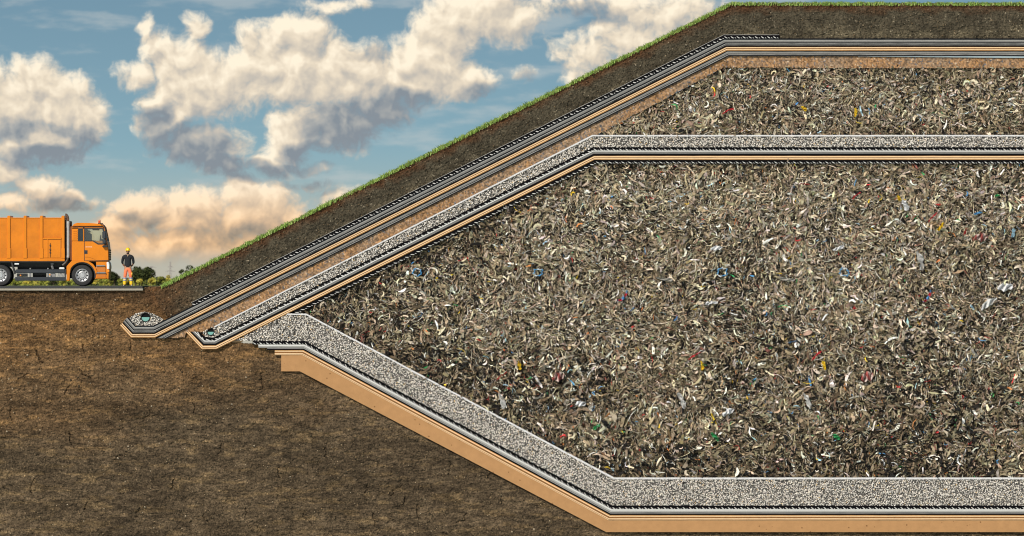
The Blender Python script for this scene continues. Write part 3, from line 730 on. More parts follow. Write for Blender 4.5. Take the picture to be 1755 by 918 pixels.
# ------------------------------------------------------------------ mesh builder for hard objects
class MB:
    mi = 0
    def __init__(s): s.bm = bmesh.new()
    def use(s, i): s.mi = i; return s
    def _merge(s, b):
        me = bpy.data.meshes.new('t')
        for f in b.faces: f.material_index = s.mi
        b.to_mesh(me); b.free(); s.bm.from_mesh(me); bpy.data.meshes.remove(me)
    def box(s, x0, x1, y0, y1, z0, z1, bev=.01):
        b = bmesh.new(); bmesh.ops.create_cube(b, size=1)
        for v in b.verts: v.co = ((x0 + x1) / 2 + v.co.x * (x1 - x0), (y0 + y1) / 2 + v.co.y * (y1 - y0), (z0 + z1) / 2 + v.co.z * (z1 - z0))
        if bev: bmesh.ops.bevel(b, geom=b.edges[:], offset=min(bev, .4 * min(abs(x1 - x0), abs(y1 - y0), abs(z1 - z0))), segments=2, affect='EDGES')
        s._merge(b); return s
    def pbox(s, a, b_, c, d, y0, y1, bev=.01):       # drawing units: x a..b, y c..d
        x0, z1 = W(a, c); x1, z0 = W(b_, d); return s.box(x0, x1, y0, y1, z0, z1, bev)
    def prism(s, poly, y0, y1, bev=.01, seg=2):
        b = bmesh.new(); pts = [W(*p) for p in poly]
        f = [b.verts.new((x, y0, z)) for x, z in pts]; k = [b.verts.new((x, y1, z)) for x, z in pts]; n = len(pts)
        b.faces.new(f); b.faces.new(k[::-1])
        for i in range(n): b.faces.new((f[i], k[i], k[(i + 1) % n], f[(i + 1) % n]))
        bmesh.ops.recalc_face_normals(b, faces=b.faces)
        if bev: bmesh.ops.bevel(b, geom=b.edges[:], offset=bev, segments=seg, affect='EDGES')
        s._merge(b); return s
    def ring_prism(s, outer, inner, y0, y1):         # outer/inner same number of points
        b = bmesh.new(); o = [W(*p) for p in outer]; i_ = [W(*p) for p in inner]; n = len(o)
        vo = [[b.verts.new((x, y, z)) for x, z in o] for y in (y0, y1)]; vi = [[b.verts.new((x, y, z)) for x, z in i_] for y in (y0, y1)]
        for k in range(n):
            j = (k + 1) % n
            b.faces.new((vo[0][k], vo[0][j], vi[0][j], vi[0][k])); b.faces.new((vo[1][j], vo[1][k], vi[1][k], vi[1][j]))
            b.faces.new((vo[0][j], vo[0][k], vo[1][k], vo[1][j])); b.faces.new((vi[0][k], vi[0][j], vi[1][j], vi[1][k]))
        bmesh.ops.recalc_face_normals(b, faces=b.faces); s._merge(b); return s
    def tube(s, path, r, n=10):
        b = bmesh.new(); rows = []; P_ = [Vector(p) for p in path]
        rr = r if isinstance(r, (list, tuple)) else [r] * len(P_)
        for i, p in enumerate(P_):
            t = (P_[min(i + 1, len(P_) - 1)] - P_[max(i - 1, 0)]).normalized()
            u = t.orthogonal().normalized() if i == 0 else (u - t * u.dot(t)).normalized()
            w = t.cross(u)
            rows.append([b.verts.new(p + (u * math.cos(2 * math.pi * k / n) + w * math.sin(2 * math.pi * k / n)) * rr[i]) for k in range(n)])
        for a, c in zip(rows[:-1], rows[1:]):
            for k in range(n): b.faces.new((a[k], a[(k + 1) % n], c[(k + 1) % n], c[k]))
        b.faces.new(rows[0][::-1]); b.faces.new(rows[-1]); s._merge(b); return s
    def lathe(s, prof, c, n=40):                     # prof: (radius, y), axis along y through c=(x,z)
        b = bmesh.new(); rows = []
        for r, y in prof: rows.append([b.verts.new((c[0] + r * math.cos(2 * math.pi * k / n), y, c[1] + r * math.sin(2 * math.pi * k / n))) for k in range(n)])
        for a, d in zip(rows[:-1], rows[1:]):
            for k in range(n): b.faces.new((a[k], d[k], d[(k + 1) % n], a[(k + 1) % n]))
        bmesh.ops.recalc_face_normals(b, faces=b.faces); s._merge(b); return s
    def build(s, name, m, parent=None, smooth=False):
        me = bpy.data.meshes.new(name)
        if smooth:
            for f in s.bm.faces: f.smooth = True
        s.bm.to_mesh(me); s.bm.free()
        if smooth:
            try: me.set_sharp_from_angle(angle=R(35))
            except Exception: pass
        return link(name, me, m, parent)

# ------------------------------------------------------------------ garbage truck
TO = mat('truck_orange', (.62, .185, .002), .45, .10, 1.2, 0, 40, 0, .12, spec=.3)
TO2 = mat('truck_orange_body', (.56, .165, .003), .5, .22, .8, .08, 9, 0, .08, spec=.3)
BK = mat('truck_black', (.016, .017, .02), .55, .3, 5)
BK2 = mat('truck_dark_rail', (.022, .028, .038), .5, .2, 5)
RUB = mat('tyre_rubber', (.022, .022, .024), .8, .3, 20, .4, 60)
RIM = mat('wheel_rim_silver', (.52, .53, .55), .4, .15, 10, 0, 40, .6)
CHR = mat('exhaust_steel', (.42, .40, .39), .4, .2, 6, 0, 40, .35)
GREY = mat('grey_plastic', (.22, .22, .23), .6, .2, 8)
AMB = mat('amber_lens', (.85, .28, .02), .25, .1, 8)
REDL = mat('beacon_lens', (.55, .09, .02), .2, .1, 8)
LAMP = mat('headlight_lens', (.72, .74, .76), .1, .05, 8)
GLS = glass_mat('window_glass', (.66, .76, .74))
DKG = mat('dark_glass', (.02, .025, .03), .12, .2, 4)
SEAT = mat('seat_cloth', (.03, .032, .036), .9, .2, 12)
PALE = mat('pale_lettering', (.75, .70, .62), .6, .1, 8)
y0, y1 = 1.1, 3.6
tr = empty('garbage_truck', (W(60, 490)[0], 2.35, 0))
tag(tr, 'orange garbage truck with ribbed container and upright exhaust, parked on the road', 'garbage truck')
# container
b = MB().prism([(-150, 373), (109, 372.5), (109, 443), (-150, 443)], y0 + .06, y1 - .06, .02)
ct = b.build('container', TO2, tr)
MB().pbox(-150, 109, 442, 447.2, y0 + .015, y1 - .015, .015).build('bottom_rail', TO, ct)
MB().pbox(-150, 109, 372.2, 374.2, y0 + .035, y1 - .035, .01).build('top_rail', TO, ct)
MB().pbox(-150, 109, 424.5, 442, y0 + .05, y0 + .08, .004).build('lower_panel', TO2, ct)
for xa in (-130, -102, -74, -46, -18, 10.2, 38.2, 66.2, 103.2):
    m_ = MB().pbox(xa, xa + 5.2, 369, 442, y0 + .0, y1 - .0, .018)
    m_.pbox(xa - .4, xa + 5.8, 425, 442, y0 - .012, y0 + .05, .01)
    m_.build('rib', TO, ct)
h_ = MB().pbox(72, 103, 409.5, 441.5, y0 + .025, y0 + .07, .008).build('hatch', TO, tr)
MB().pbox(71.5, 103.2, 407, 409.4, y0 - .02, y0 + .08, .008).build('hatch_rail', TO, h_)
MB().pbox(78, 80.2, 409.6, 441.3, y0 + .0, y0 + .06, .006).build('hatch_post', TO, h_)
m_ = MB().tube([(W(83.8, 416)[0], y0 + .0, W(0, 416)[1]), (W(83.8, 440)[0], y0 + .0, W(0, 440)[1])], .012)
for yy in (419, 426, 431): m_.pbox(82.8, 84.9, yy, yy + 2.6, y0 - .03, y0 + .02, .008)
m_.build('latch', BK, h_)
MB().pbox(102.0, 102.6, 411, 440, y0 + .015, y0 + .03, 0).build('hinge', BK, h_)
# tailgate beyond the frame
MB().prism([(-150, 376), (-178, 384), (-192, 410), (-186, 452), (-150, 450)], y0 + .1, y1 - .1, .03).build('tailgate', TO, tr)
# chassis
m_ = MB().pbox(-170, 176, 449, 457, 1.75, 2.0, .01).pbox(-170, 176, 449, 457, 2.7, 2.95, .01)
for xa in (-120, -60, -10, 30, 70, 108, 150): m_.pbox(xa, xa + 4, 450, 456, 1.95, 2.75, .01)
m_.pbox(-30, 112, 447.5, 450.5, 1.35, 3.35, .01).pbox(26, 112, 450, 462.5, 1.9, 2.9, .03)
m_.build('chassis', BK, tr)
m_ = MB().pbox(24, 109, 461.2, 467.8, 1.22, 1.5, .03).pbox(23.5, 110.5, 474.4, 480.8, 1.2, 1.26, .01)
m_.pbox(48, 50.6, 459.5, 476, 1.23, 1.45, .008).pbox(78.5, 81, 459.5, 476, 1.23, 1.45, .008).pbox(108.5, 110.5, 461, 478, 1.21, 1.4, .008)
m_.build('side_guard', BK2, tr)
for xa in (48.3, 78.7):
    MB().pbox(xa, xa + 2.2, 458.8, 461.3, 1.21, 1.4, .006).build('guard_bracket', GREY, tr); MB().pbox(xa, xa + 2.2, 468, 474.2, 1.215, 1.3, .006).build('guard_bracket', GREY, tr)
m_ = MB(); cz = W(0, 470)[1]
m_.tube([(W(53, 0)[0], 1.75, cz), (W(76, 0)[0], 1.75, cz)], .19, 20); m_.build('air_tank', BK, tr, True)
MB().pbox(84, 92, 468, 474.3, 1.3, 1.7, .01).build('battery_box', GREY, tr); MB().pbox(26, 44, 468.3, 474, 1.5, 1.8, .01).build('battery_box', GREY, tr)
m_ = MB()
for k in range(6): m_.prism([(96 + k * 2.4, 474), (97.4 + k * 2.4, 474), (99.8 + k * 2.4, 467), (98.4 + k * 2.4, 467)], 1.28, 1.32, 0)
m_.build('tread_plate', GREY, tr)
MB().pbox(22.5, 30, 450.6, 453, 1.2, 1.3, .004).build('marker_plate', LAMP, tr)
for xa, yy in ((31.5, 470.5), (81.8, 469.5)): MB().pbox(xa, xa + 2.6, yy, yy + 2, 1.2, 1.25, .01).build('side_marker', AMB, tr)
m_ = MB().tube([(W(86, 0)[0], 1.5, W(0, 449)[1]), (W(86.5, 0)[0], 1.45, W(0, 456)[1]), (W(88, 0)[0], 1.5, W(0, 460)[1])], .06).pbox(84, 90, 448, 453, 1.4, 1.7, .03)
m_.build('air_filter', GREY, tr)
MB().prism([(15.5, 448), (18.5, 448), (24.5, 468), (22, 470)], 1.2, 1.6, .01).build('mud_flap', BK, tr)
MB().pbox(99, 108, 457.8, 461, 1.25, 1.8, .02).build('fuel_cap_box', LAMP, tr)
# wheels
def wheel(px, yn, dual, far=False):
    cx, cz = W(px, 471.7); r = 18.3 * S; s = -1 if not far else 1
    wd = .31 if not dual else .6
    ya = yn; yb = yn + wd * (1 if not far else -1); q = 1 if not far else -1
    hub = MB().lathe([(0.001, ya + .02 * q), (.10, ya + .02 * q), (.115, ya + .06 * q), (.20, ya + .10 * q), (.20, ya + .25 * q), (0.001, ya + .25 * q)], (cx, cz), 28).build('wheel', RIM, tr, True)
    rt = .565 * r / .494; tb = [(.62 * r, ya + .03 * q), (.66 * r, ya + .005 * q), (.80 * r, ya - .005 * q), (.92 * r, ya + .0 * q), (.975 * r, ya + .03 * q), (1.0 * r, ya + .06 * q)]
    for k in range(6):
        yy = ya + q * (.06 + (wd - .12) * k / 5); tb += [(1.0 * r, yy), (1.0 * r, yy + .01 * q), (.975 * r, yy + .015 * q), (.975 * r, yy + .022 * q)] if k < 5 else [(1.0 * r, yy)]
    tb += [(.95 * r, yb), (.62 * r, yb)]
    MB().lathe(tb, (cx, cz), 56).build('tyre', RUB, hub, True)
    m_ = MB().lathe([(.635 * r, ya + .02 * q), (.60 * r, ya + .005 * q), (.56 * r, ya + .03 * q), (.54 * r, ya + .10 * q), (.40 * r, ya + .12 * q), (.30 * r, ya + .05 * q), (.22 * r, ya + .05 * q)], (cx, cz), 48)
    m_.use(1)
    for k in range(10):
        a = 2 * math.pi * k / 10; x = cx + .47 * r * math.cos(a); z = cz + .47 * r * math.sin(a)
        m_.lathe([(.001, ya + .095 * q), (.034, ya + .095 * q), (.034, ya + .13 * q)], (x, z), 10)
    m_.use(2)
    for k in range(10):
        a = 2 * math.pi * (k + .5) / 10; x = cx + .30 * r * math.cos(a); z = cz + .30 * r * math.sin(a)
        m_.lathe([(.001, ya + .01 * q), (.016, ya + .01 * q), (.016, ya + .07 * q)], (x, z), 6)
    m_.build('rim', [RIM, BK, CHR], hub, True)
for px, dual in ((138.9, False), (-1.5, True), (-50, True)):
    wheel(px, y0 + .06, dual); wheel(px, y1 - .06, dual, True)
# cab
FY = [(142.3, 388.6), (173.5, 388.6), (176.5, 391.5), (180.5, 413), (183.2, 425), (184, 446), (142.3, 446)]
cabp = MB()
cabp.prism([(121, 412.2), (182, 412.2), (184.2, 430), (184.6, 446), (178, 447.5), (121, 447.5)], y0 + .02, y1 - .02, .03)
cabp.prism([(121, 389), (132.3, 389), (132.3, 412.5), (121, 412.5)], y0 + .02, y1 - .02, .02)
cabp.prism([(139.8, 389), (142.6, 389), (142.6, 412.5), (139.8, 412.5)], y0 + .02, y0 + .12, .008)
cabp.prism([(139.8, 389), (142.6, 389), (142.6, 412.5), (139.8, 412.5)], y1 - .12, y1 - .02, .008)
for ya, yb in ((y0 + .02, y0 + .10), (y1 - .10, y1 - .02)):
    cabp.prism([(174.0, 388), (176.4, 388), (181.8, 412.6), (178.2, 412.6)], ya, yb, .006)
    cabp.prism([(121, 388), (176, 388), (176.6, 391.6), (121, 391.6)], ya, yb, .006)
    cabp.prism([(157.5, 412.6), (166, 417.4), (182, 418), (182.2, 411.6), (178, 411.6), (174.5, 417)], ya, yb, 0) if False else None
cab = cabp.build('cab', TO, tr)
MB().prism([(120.5, 388.4), (121.5, 385.6), (127.6, 381.2), (150, 381.4), (172, 383.2), (175.2, 386), (176.8, 388.4)], y0 + .10, y1 - .10, .05, 3).build('roof', TO, cab)
MB().pbox(122, 175.5, 388.0, 389.0, y0 + .005, y0 + .09, 0).build('drip_rail', BK, cab)
m_ = MB()
for k in range(5): m_.pbox(123.2, 130.6, 393.8 + k * 3.3, 395.9 + k * 3.3, y0 - .004, y0 + .04, .012)
m_.build('vent', TO, cab)
MB().pbox(118.4, 121.2, 387, 446, y0 + .12, y1 - .12, .02).build('rear_wall', mat('rust_brown', (.16, .05, .015), .7, .3, 3), cab)
# interior
for ya in (1.4, 2.7): MB().pbox(144, 152, 398, 414, ya, ya + .55, .06).pbox(145, 150, 393.5, 399, ya + .1, ya + .45, .05).build('seat', SEAT, cab)
MB().pbox(169, 181, 408.5, 413.5, 1.25, 3.45, .05).build('dashboard', SEAT, cab)
m_ = MB(); cx, cz = W(167, 409)
ring_ = [(cx + .03 * math.sin(a), 2.9 + .22 * math.cos(a), cz + .20 * math.sin(a)) for a in np.linspace(0, 2 * math.pi, 20)]
m_.tube(ring_, .018, 6).build('steering_wheel', BK, cab)
# window panes: dark rear pane; clear door glass near and far; windscreen
MB().pbox(132.2, 139.9, 391.2, 412, y0 + .028, y0 + .034, 0).build('window', DKG, cab)
MB().pbox(132.2, 139.9, 391.2, 412, y1 - .034, y1 - .028, 0).build('window', DKG, cab)
m_ = MB().ring_prism([(131.6, 390.6), (140.3, 390.6), (140.3, 412.6), (131.6, 412.6)], [(133, 392), (139, 392), (139, 411.3), (133, 411.3)], y0 - .002, y0 + .05)
m_.build('window_frame', BK, cab)
ws = bmesh.new(); pts = [W(175.8, 389.5), W(181.4, 412)]
v = [ws.verts.new((pts[0][0], y0 + .1, pts[0][1])), ws.verts.new((pts[0][0], y1 - .1, pts[0][1])), ws.verts.new((pts[1][0], y1 - .1, pts[1][1])), ws.verts.new((pts[1][0], y0 + .1, pts[1][1]))]
ws.faces.new(v); me = bpy.data.meshes.new('windscreen'); ws.to_mesh(me); ws.free(); link('windscreen', me, GLS, cab)
# door: lower skin with window opening above, both sides
for far in (False, True):
    ya, yb = (y0 - .004, y0 + .03) if not far else (y1 - .03, y1 + .004)
    d_ = MB().prism([(143.2, 413), (157.5, 413), (166, 418), (182.0, 418), (183.4, 430), (183.8, 445.5), (164, 446), (157, 442.5), (150, 440.2), (143.2, 440)], ya, yb, .008).build('door', TO, tr)
    o_ = [(142.4, 390.2), (175.6, 390.2), (181.0, 418.5), (166, 418.8), (157, 413.2), (142.4, 413.2)]
    i_ = [(144.0, 391.8), (173.6, 391.8), (178.2, 416.2), (167, 416.6), (158, 411.3), (144.0, 411.3)]
    MB().ring_prism(o_, i_, ya - .006, yb + .006).build('window_frame', BK, d_)
    b2 = bmesh.new(); ym = (ya + yb) / 2
    b2.faces.new([b2.verts.new((W(*p)[0], ym, W(*p)[1])) for p in i_]); me = bpy.data.meshes.new('window'); b2.to_mesh(me); b2.free(); link('window', me, GLS, d_)
    if not far:
        MB().pbox(142.3, 148.2, 428.4, 434.8, ya - .006, ya + .01, .004).build('handle_recess', BK, d_)
        MB().pbox(143.2, 147.2, 429.6, 431.4, ya - .03, ya - .006, .006).build('handle', BK2, d_)
        m_ = MB()
        for k, ww in enumerate((1.2, .8, 1.0, .7, 1.1, .9, 1.3)): m_.pbox(145 + k * 1.6, 145 + k * 1.6 + ww, 422.2, 423.2, ya - .004, ya + .004, 0)
        m_.build('lettering', PALE, d_)
MB().pbox(156.5, 168.5, 390.6, 394.2, y0 - .02, y0 + .02, .01).build('wind_deflector', BK, tr)
MB().pbox(142.2, 142.9, 389, 446, y0 + .0, y0 + .024, 0).pbox(142.4, 184, 446.0, 446.7, y0 + .0, y0 + .024, 0).build('door_seal', BK, tr)
# fender, arch, steps, bumper
ccx, ccy = 138.9, 471.8
arc = lambda r, a0, a1, n: [(ccx + r * math.cos(R(a)), ccy - r * math.sin(R(a))) for a in np.linspace(a0, a1, n)]
m_ = MB().prism([(121, 446.6), (142, 446.4), (150, 447.4)] + [(157.5, 452), (163, 460), (165.5, 468.5)] + [(161.6, 468.5)] + arc(23.0, 10, 150, 16) + [(117.6, 470), (117.2, 480.8), (112.2, 480.8), (112.2, 456), (117, 450.5)], y0 - .02, y0 + .5, .01)
fd = m_.build('fender', TO, tr)
MB().prism(arc(23.3, -10, 190, 20) + arc(21.0, 190, -10, 20), y0 + .05, y0 + .62, 0).build('wheel_arch_liner', BK, fd)
MB().pbox(114, 163.5, 446.9, 449, y0 + .4, y1 - .4, .02).prism(arc(23.4, -12, 192, 24), y0 + .6, y0 + .66, 0).build('wheel_well', BK, tr)
MB().pbox(109.5, 121, 446, 470, y0 + .5, y0 + .9, .02).build('engine_cover', BK, tr)
m_ = MB().prism([(162.5, 447), (183, 447), (184.8, 452), (184.8, 462), (184.2, 477.8), (160.6, 477.8), (160.6, 468), (164.6, 468), (163, 458)], y0 + .06, y1 - .06, .02)
bp = m_.build('bumper', TO, tr)
for yy, xa, xb in ((454, 163, 178), (466.2, 163.5, 179.5)):
    MB().pbox(xa, xb, yy, yy + 2.1, y0 - .03, y0 + .2, .01).build('step', GREY, bp)
MB().pbox(162.0, 180, 474.8, 477.2, y0 + .0, y0 + .1, .01).build('step', TO, bp)
SRM = mat('orange_step_plastic', (.50, .15, .01), .6, .1, 3)
for q_ in ((164.2, 178.5, 456.6, 465.8), (163.8, 179.5, 468.8, 474.5)): MB().pbox(*q_, y0 + .03, y0 + .062, .0).build('step_panel', SRM, bp)
for ya in (y0 + .03, y1 - .43):
    MB().prism([(180.8, 448.5), (184.6, 448.8), (185.5, 455), (185.3, 461), (181.5, 461)], ya, ya + .4, .02).build('headlight', LAMP, tr)
MB().pbox(181.6, 185.4, 462, 466, y0 + .02, y0 + .2, .015).build('indicator', AMB, tr)
m_ = MB()
for k in range(5): m_.pbox(181.3, 184.9, 427 + k * 3.9, 429.2 + k * 3.9, y0 + .1, y1 - .1, .008)
m_.build('grille', mat('grille_brown', (.20, .06, .012), .6, .2, 4), tr)
# mirrors
m_ = MB().pbox(173.8, 180.8, 395.2, 409.4, y0 - .30, y0 - .06, .05)
mi = m_.build('mirror', BK2, tr)
MB().pbox(174.2, 180.8, 410.2, 417, y0 - .28, y0 - .06, .04).build('lower_mirror', BK2, mi)
MB().pbox(173.8, 183.5, 419.8, 423.4, y0 - .22, y0 + .06, .03).build('ramp_mirror', BK, mi)
m_ = MB().tube([(W(*p)[0], y0 - .15, W(*p)[1]) for p in ((170, 381.8), (174, 382.5), (176.8, 386.5), (179.5, 392.5), (178.6, 396.5))], .022)
m_.tube([(W(179, 393)[0], y0 - .15, W(0, 393)[1]), (W(179, 421)[0], y0 - .15, W(0, 421)[1])], .016)
m_.tube([(W(171, 382)[0], y0 - .15, W(0, 382)[1]), (W(171, 384.5)[0], y0 + .2, W(0, 384.5)[1])], .02)
m_.build('mirror_arm', BK, mi)
m_ = MB(); bx_, bz_ = W(168, 382.8)
for z0_, z1_, rr in ((bz_, bz_ + .035, .075),): m_.tube([(bx_, y0 + .35, z0_), (bx_, y0 + .35, z1_)], rr, 18)
be = m_.build('beacon', BK, tr, True)
MB().tube([(bx_, y0 + .35, bz_ + .035), (bx_, y0 + .35, bz_ + .15), (bx_, y0 + .35, bz_ + .19)], [.058, .056, .03], 18).build('lens', REDL, be, True)
# exhaust stack
ex = MB().tube([(W(*p)[0], y0 + .14, W(*p)[1]) for p in ((114.6, 378.5), (114.7, 400), (114.7, 437), (114.2, 441))], .075, 16).build('exhaust_pipe', CHR, tr, True)
MB().tube([(W(*p)[0], y0 + .14, W(*p)[1]) for p in ((109.6, 366.8), (111.6, 367.4), (113.4, 370), (114.4, 374), (114.6, 378.6))], .058, 14).build('outlet', mat('rusty_tip', (.10, .05, .03), .7, .4, 12), ex, True)
MB().tube([(W(*p)[0], y0 + .14, W(*p)[1]) for p in ((114.3, 440), (113.4, 445), (110, 450), (105, 454.5))], .062, 14).build('elbow', mat('exhaust_dark', (.08, .075, .07), .5, .3, 8, 0, 40, .7), ex, True)
MB().pbox(110.2, 117.8, 378, 448, y0 + .75, y1 - .4, .02).build('bulkhead', BK, tr)
MB().pbox(109.4, 111.2, 376, 446, y0 + .3, y0 + .7, .01).build('heat_shield', BK, tr)
MB().pbox(110.6, 111.7, 377, 390, y0 + .3, y0 + .34, .004).build('grab_pole', LAMP, tr)

# ------------------------------------------------------------------ worker
def skin_mesh(verts, edges, rad, root=0, sub=2):
    me = bpy.data.meshes.new('tmp'); me.from_pydata(verts, edges, [])
    o = bpy.data.objects.new('tmp', me); COL.objects.link(o)
    md = o.modifiers.new('s', 'SKIN'); md.use_smooth_shade = True
    for i, r in enumerate(rad):
        sv = me.skin_vertices[0].data[i]; sv.radius = r if isinstance(r, tuple) else (r, r); sv.use_root = (i == root)
    ms = o.modifiers.new('u', 'SUBSURF'); ms.levels = sub; ms.render_levels = sub
    dg = bpy.context.evaluated_depsgraph_get(); dg.update()
    out = bpy.data.meshes.new_from_object(o.evaluated_get(dg))
    bpy.data.objects.remove(o); bpy.data.meshes.remove(me)
    for p in out.polygons: p.use_smooth = True
    return out
def person():
    SK = mat('skin', (.40, .20, .12), .55, .1, 12); px0 = W(217.6, 490)[0]; loc = Vector((px0, 1.0, 0))
    NAVY = mat('navy_jumper', (.007, .009, .013), .85, .3, 20, .4, 60); COR = mat('coral_trousers', (.82, .20, .085), .8, .1, 10, .3, 40)
    YEL = mat('yellow_hivis', (.85, .55, .02), .7, .1, 10, .2, 40); BLU = mat('reflective_band', (.36, .45, .66), .45, .1, 10)
    HAT = mat('hard_hat_yellow', (.90, .58, .015), .3, .05, 8, 0, 40, 0, .3); HAIR = mat('dark_hair', (.012, .009, .008), .8, .3, 30)
    # skeleton (x right, y away, z up), feet at 0
    V = [(0, 0, .96), (0, .0, 1.12), (0, .0, 1.34), (0, .0, 1.47), (0, -.005, 1.55), (0, -.012, 1.63), (0, -.012, 1.70), (0, -.01, 1.77)]
    r = [(.15, .11), (.145, .105), (.155, .10), (.075, .065), .054, (.072, .085), (.078, .092), (.06, .075)]
    E = [(0, 1), (1, 2), (2, 3), (3, 4), (4, 5), (5, 6), (6, 7)]
    for s in (-1, 1):
        b = len(V)
        V += [(s * .20, 0, 1.44), (s * .250, .02, 1.28), (s * .268, .06, 1.14), (s * .215, .13, 1.0), (s * .13, .18, .94), (s * .07, .19, .92)]
        r += [.052, .050, .046, .042, .034, (.042, .024)]
        E += [(3, b), (b, b + 1), (b + 1, b + 2), (b + 2, b + 3), (b + 3, b + 4), (b + 4, b + 5)]
        for k in range(4):      # fingers
            f = len(V); V += [(s * .03, .20 + .004 * k, .945 - .02 * k), (s * -.012, .215, .94 - .021 * k), (s * -.04, .205, .935 - .021 * k)]
            r += [.0095, .009, .0075]; E += [(b + 5, f), (f, f + 1), (f + 1, f + 2)]
        f = len(V); V += [(s * .075, .205, .965), (s * .05, .215, .985)]; r += [.011, .009]; E += [(b + 5, f), (f, f + 1)]
        l = len(V)
        V += [(s * .095, 0, .90), (s * .135, -.015, .50), (s * .155, .01, .12), (s * .16, -.0, .05), (s * .175, -.14, .035)]
        r += [.095, .065, .045, .045, .035]
        E += [(0, l), (l, l + 1), (l + 1, l + 2), (l + 2, l + 3), (l + 3, l + 4)]
    me = skin_mesh(V, E, r)
    p = bpy.data.objects.new('person', me); COL.objects.link(p); me.materials.append(SK); p.location = loc
    tag(p, 'worker in yellow hard hat, dark jumper and coral trousers, hands behind back, beside the truck', 'person')
    def cloth(name, V, E, r, m, parent=p, sub=2, root=0):
        me = skin_mesh(V, E, r, root, sub); o = bpy.data.objects.new(name, me); COL.objects.link(o); me.materials.append(m); o.parent = parent; return o
    # jumper: torso + sleeves to the elbow
    V = [(0, 0, .88), (0, 0, 1.0), (0, 0, 1.14), (0, 0, 1.34), (0, 0, 1.47), (0, 0, 1.535)]; r = [(.185, .13), (.185, .13), (.185, .125), (.20, .13), (.14, .10), (.074, .072)]
    E = [(k, k + 1) for k in range(5)]
    for s in (-1, 1):
        b = len(V); V += [(s * .20, 0, 1.43), (s * .250, .02, 1.28), (s * .268, .06, 1.14), (s * .252, .09, 1.07)]; r += [.084, .074, .066, .056]; E += [(4, b), (b, b + 1), (b + 1, b + 2), (b + 2, b + 3)]
    j = cloth('jumper', V, E, r, NAVY)
    # open collar with neck showing
    mb = MB(); c0 = loc
    def loc_mesh(name, mb, m, parent, smooth=True):
        me = bpy.data.meshes.new(name)
        for f in mb.bm.faces: f.smooth = smooth
        mb.bm.to_mesh(me); mb.bm.free(); o = bpy.data.objects.new(name, me); COL.objects.link(o); me.materials.append(m); o.parent = parent; return o
    mb = MB(); q = mb.bm
    vs = [q.verts.new(c) for c in ((-.03, -.078, 1.53), (.03, -.078, 1.53), (.017, -.115, 1.46), (.0, -.136, 1.41), (-.017, -.115, 1.46))]; q.faces.new(vs)
    bmesh.ops.solidify(q, geom=q.faces[:], thickness=.012); loc_mesh('neckline', mb, mat('shirt_pale', (.45, .33, .22), .8, .2, 12), j, False)
    # trousers
    V = [(0, 0, .95), (0, 0, .87)]; r = [(.165, .125), (.16, .125)]; E = [(0, 1)]
    for s in (-1, 1):
        b = len(V); V += [(s * .09, 0, .82), (s * .115, -.01, .64), (s * .135, -.015, .48), (s * .145, -.0, .385)]; r += [.112, .096, .08, .076]; E += [(1, b), (b, b + 1), (b + 1, b + 2), (b + 2, b + 3)]
    t = cloth('trousers', V, E, r, COR)
    for s in (-1, 1):
        cloth('trouser_leg', [(s * .145, 0, .40), (s * .15, 0, .28), (s * .158, .0, .10), (s * .16, .0, .07)], [(0, 1), (1, 2), (2, 3)], [.080, .082, .088, .084], YEL, t)
        for zz in (.355, .265):
            mb = MB(); mb.tube([(s * .148, 0, zz), (s * .149, 0, zz + .045)], .092, 18); loc_mesh('reflective_band', mb, BLU, t)
        bo = cloth('boot', [(s * .16, .04, .06), (s * .162, -.04, .055), (s * .178, -.13, .045), (s * .185, -.19, .035)], [(0, 1), (1, 2), (2, 3)], [.058, .056, .046, .03], mat('boot_yellow_brown', (.55, .33, .04), .7, .3, 12) if s < 0 else bpy.data.materials['boot_yellow_brown'])
        mb = MB(); mb.box(s * .19 - .035, s * .19 + .035, -.235, -.15, .006, .06, .02); loc_mesh('toe_cap', mb, mat('toe_grey', (.55, .56, .60), .5, .1, 9), bo)
        mb = MB(); mb.box(s * .17 - .048, s * .17 + .048, -.22, .09, 0.0, .022, .008); loc_mesh('sole', mb, HAIR, bo)
    mb = MB(); mb.box(.175, .225, -.10, .0, .50, .66, .02); loc_mesh('pocket', mb, YEL, t)
    mb = MB(); mb.box(.18, .228, -.095, .0, .57, .60, .008); loc_mesh('pocket_band', mb, BLU, t)
    # head: nose, ears, beard, glasses, hair, hat
    mb = MB(); b = bmesh.new(); bmesh.ops.create_uvsphere(b, u_segments=16, v_segments=10, radius=1)
    for v in b.verts: v.co = (v.co.x * .064, -.055 + v.co.y * .055, 1.575 + v.co.z * .05)
    mb._merge(b); loc_mesh('beard', mb, HAIR, p)
    mb = MB(); b = bmesh.new(); bmesh.ops.create_uvsphere(b, u_segments=16, v_segments=10, radius=1)
    for v in b.verts: v.co = (v.co.x * .086, .02 + v.co.y * .085, 1.70 + v.co.z * .075)
    mb._merge(b); loc_mesh('hair', mb, HAIR, p)
    mb = MB(); mb.box(-.016, .016, -.128, -.09, 1.625, 1.675, .012); loc_mesh('nose', mb, SK, p)
    for s in (-1, 1):
        mb = MB(); mb.box(s * .085 - .01, s * .085 + .01, -.02, .02, 1.62, 1.68, .009); loc_mesh('ear', mb, SK, p)
    mb = MB(); mb.box(-.062, -.008, -.125, -.10, 1.668, 1.698, .01).box(.008, .062, -.125, -.10, 1.668, 1.698, .01).box(-.08, .08, -.112, -.104, 1.683, 1.692, .002)
    loc_mesh('glasses', mb, mat('dark_lens', (.02, .02, .025), .15, .1, 6), p)
    mb = MB(); mb.box(-.026, .026, -.112, -.098, 1.598, 1.610, .005); loc_mesh('mouth', mb, mat('lips', (.32, .11, .08), .5, .1, 8), p)
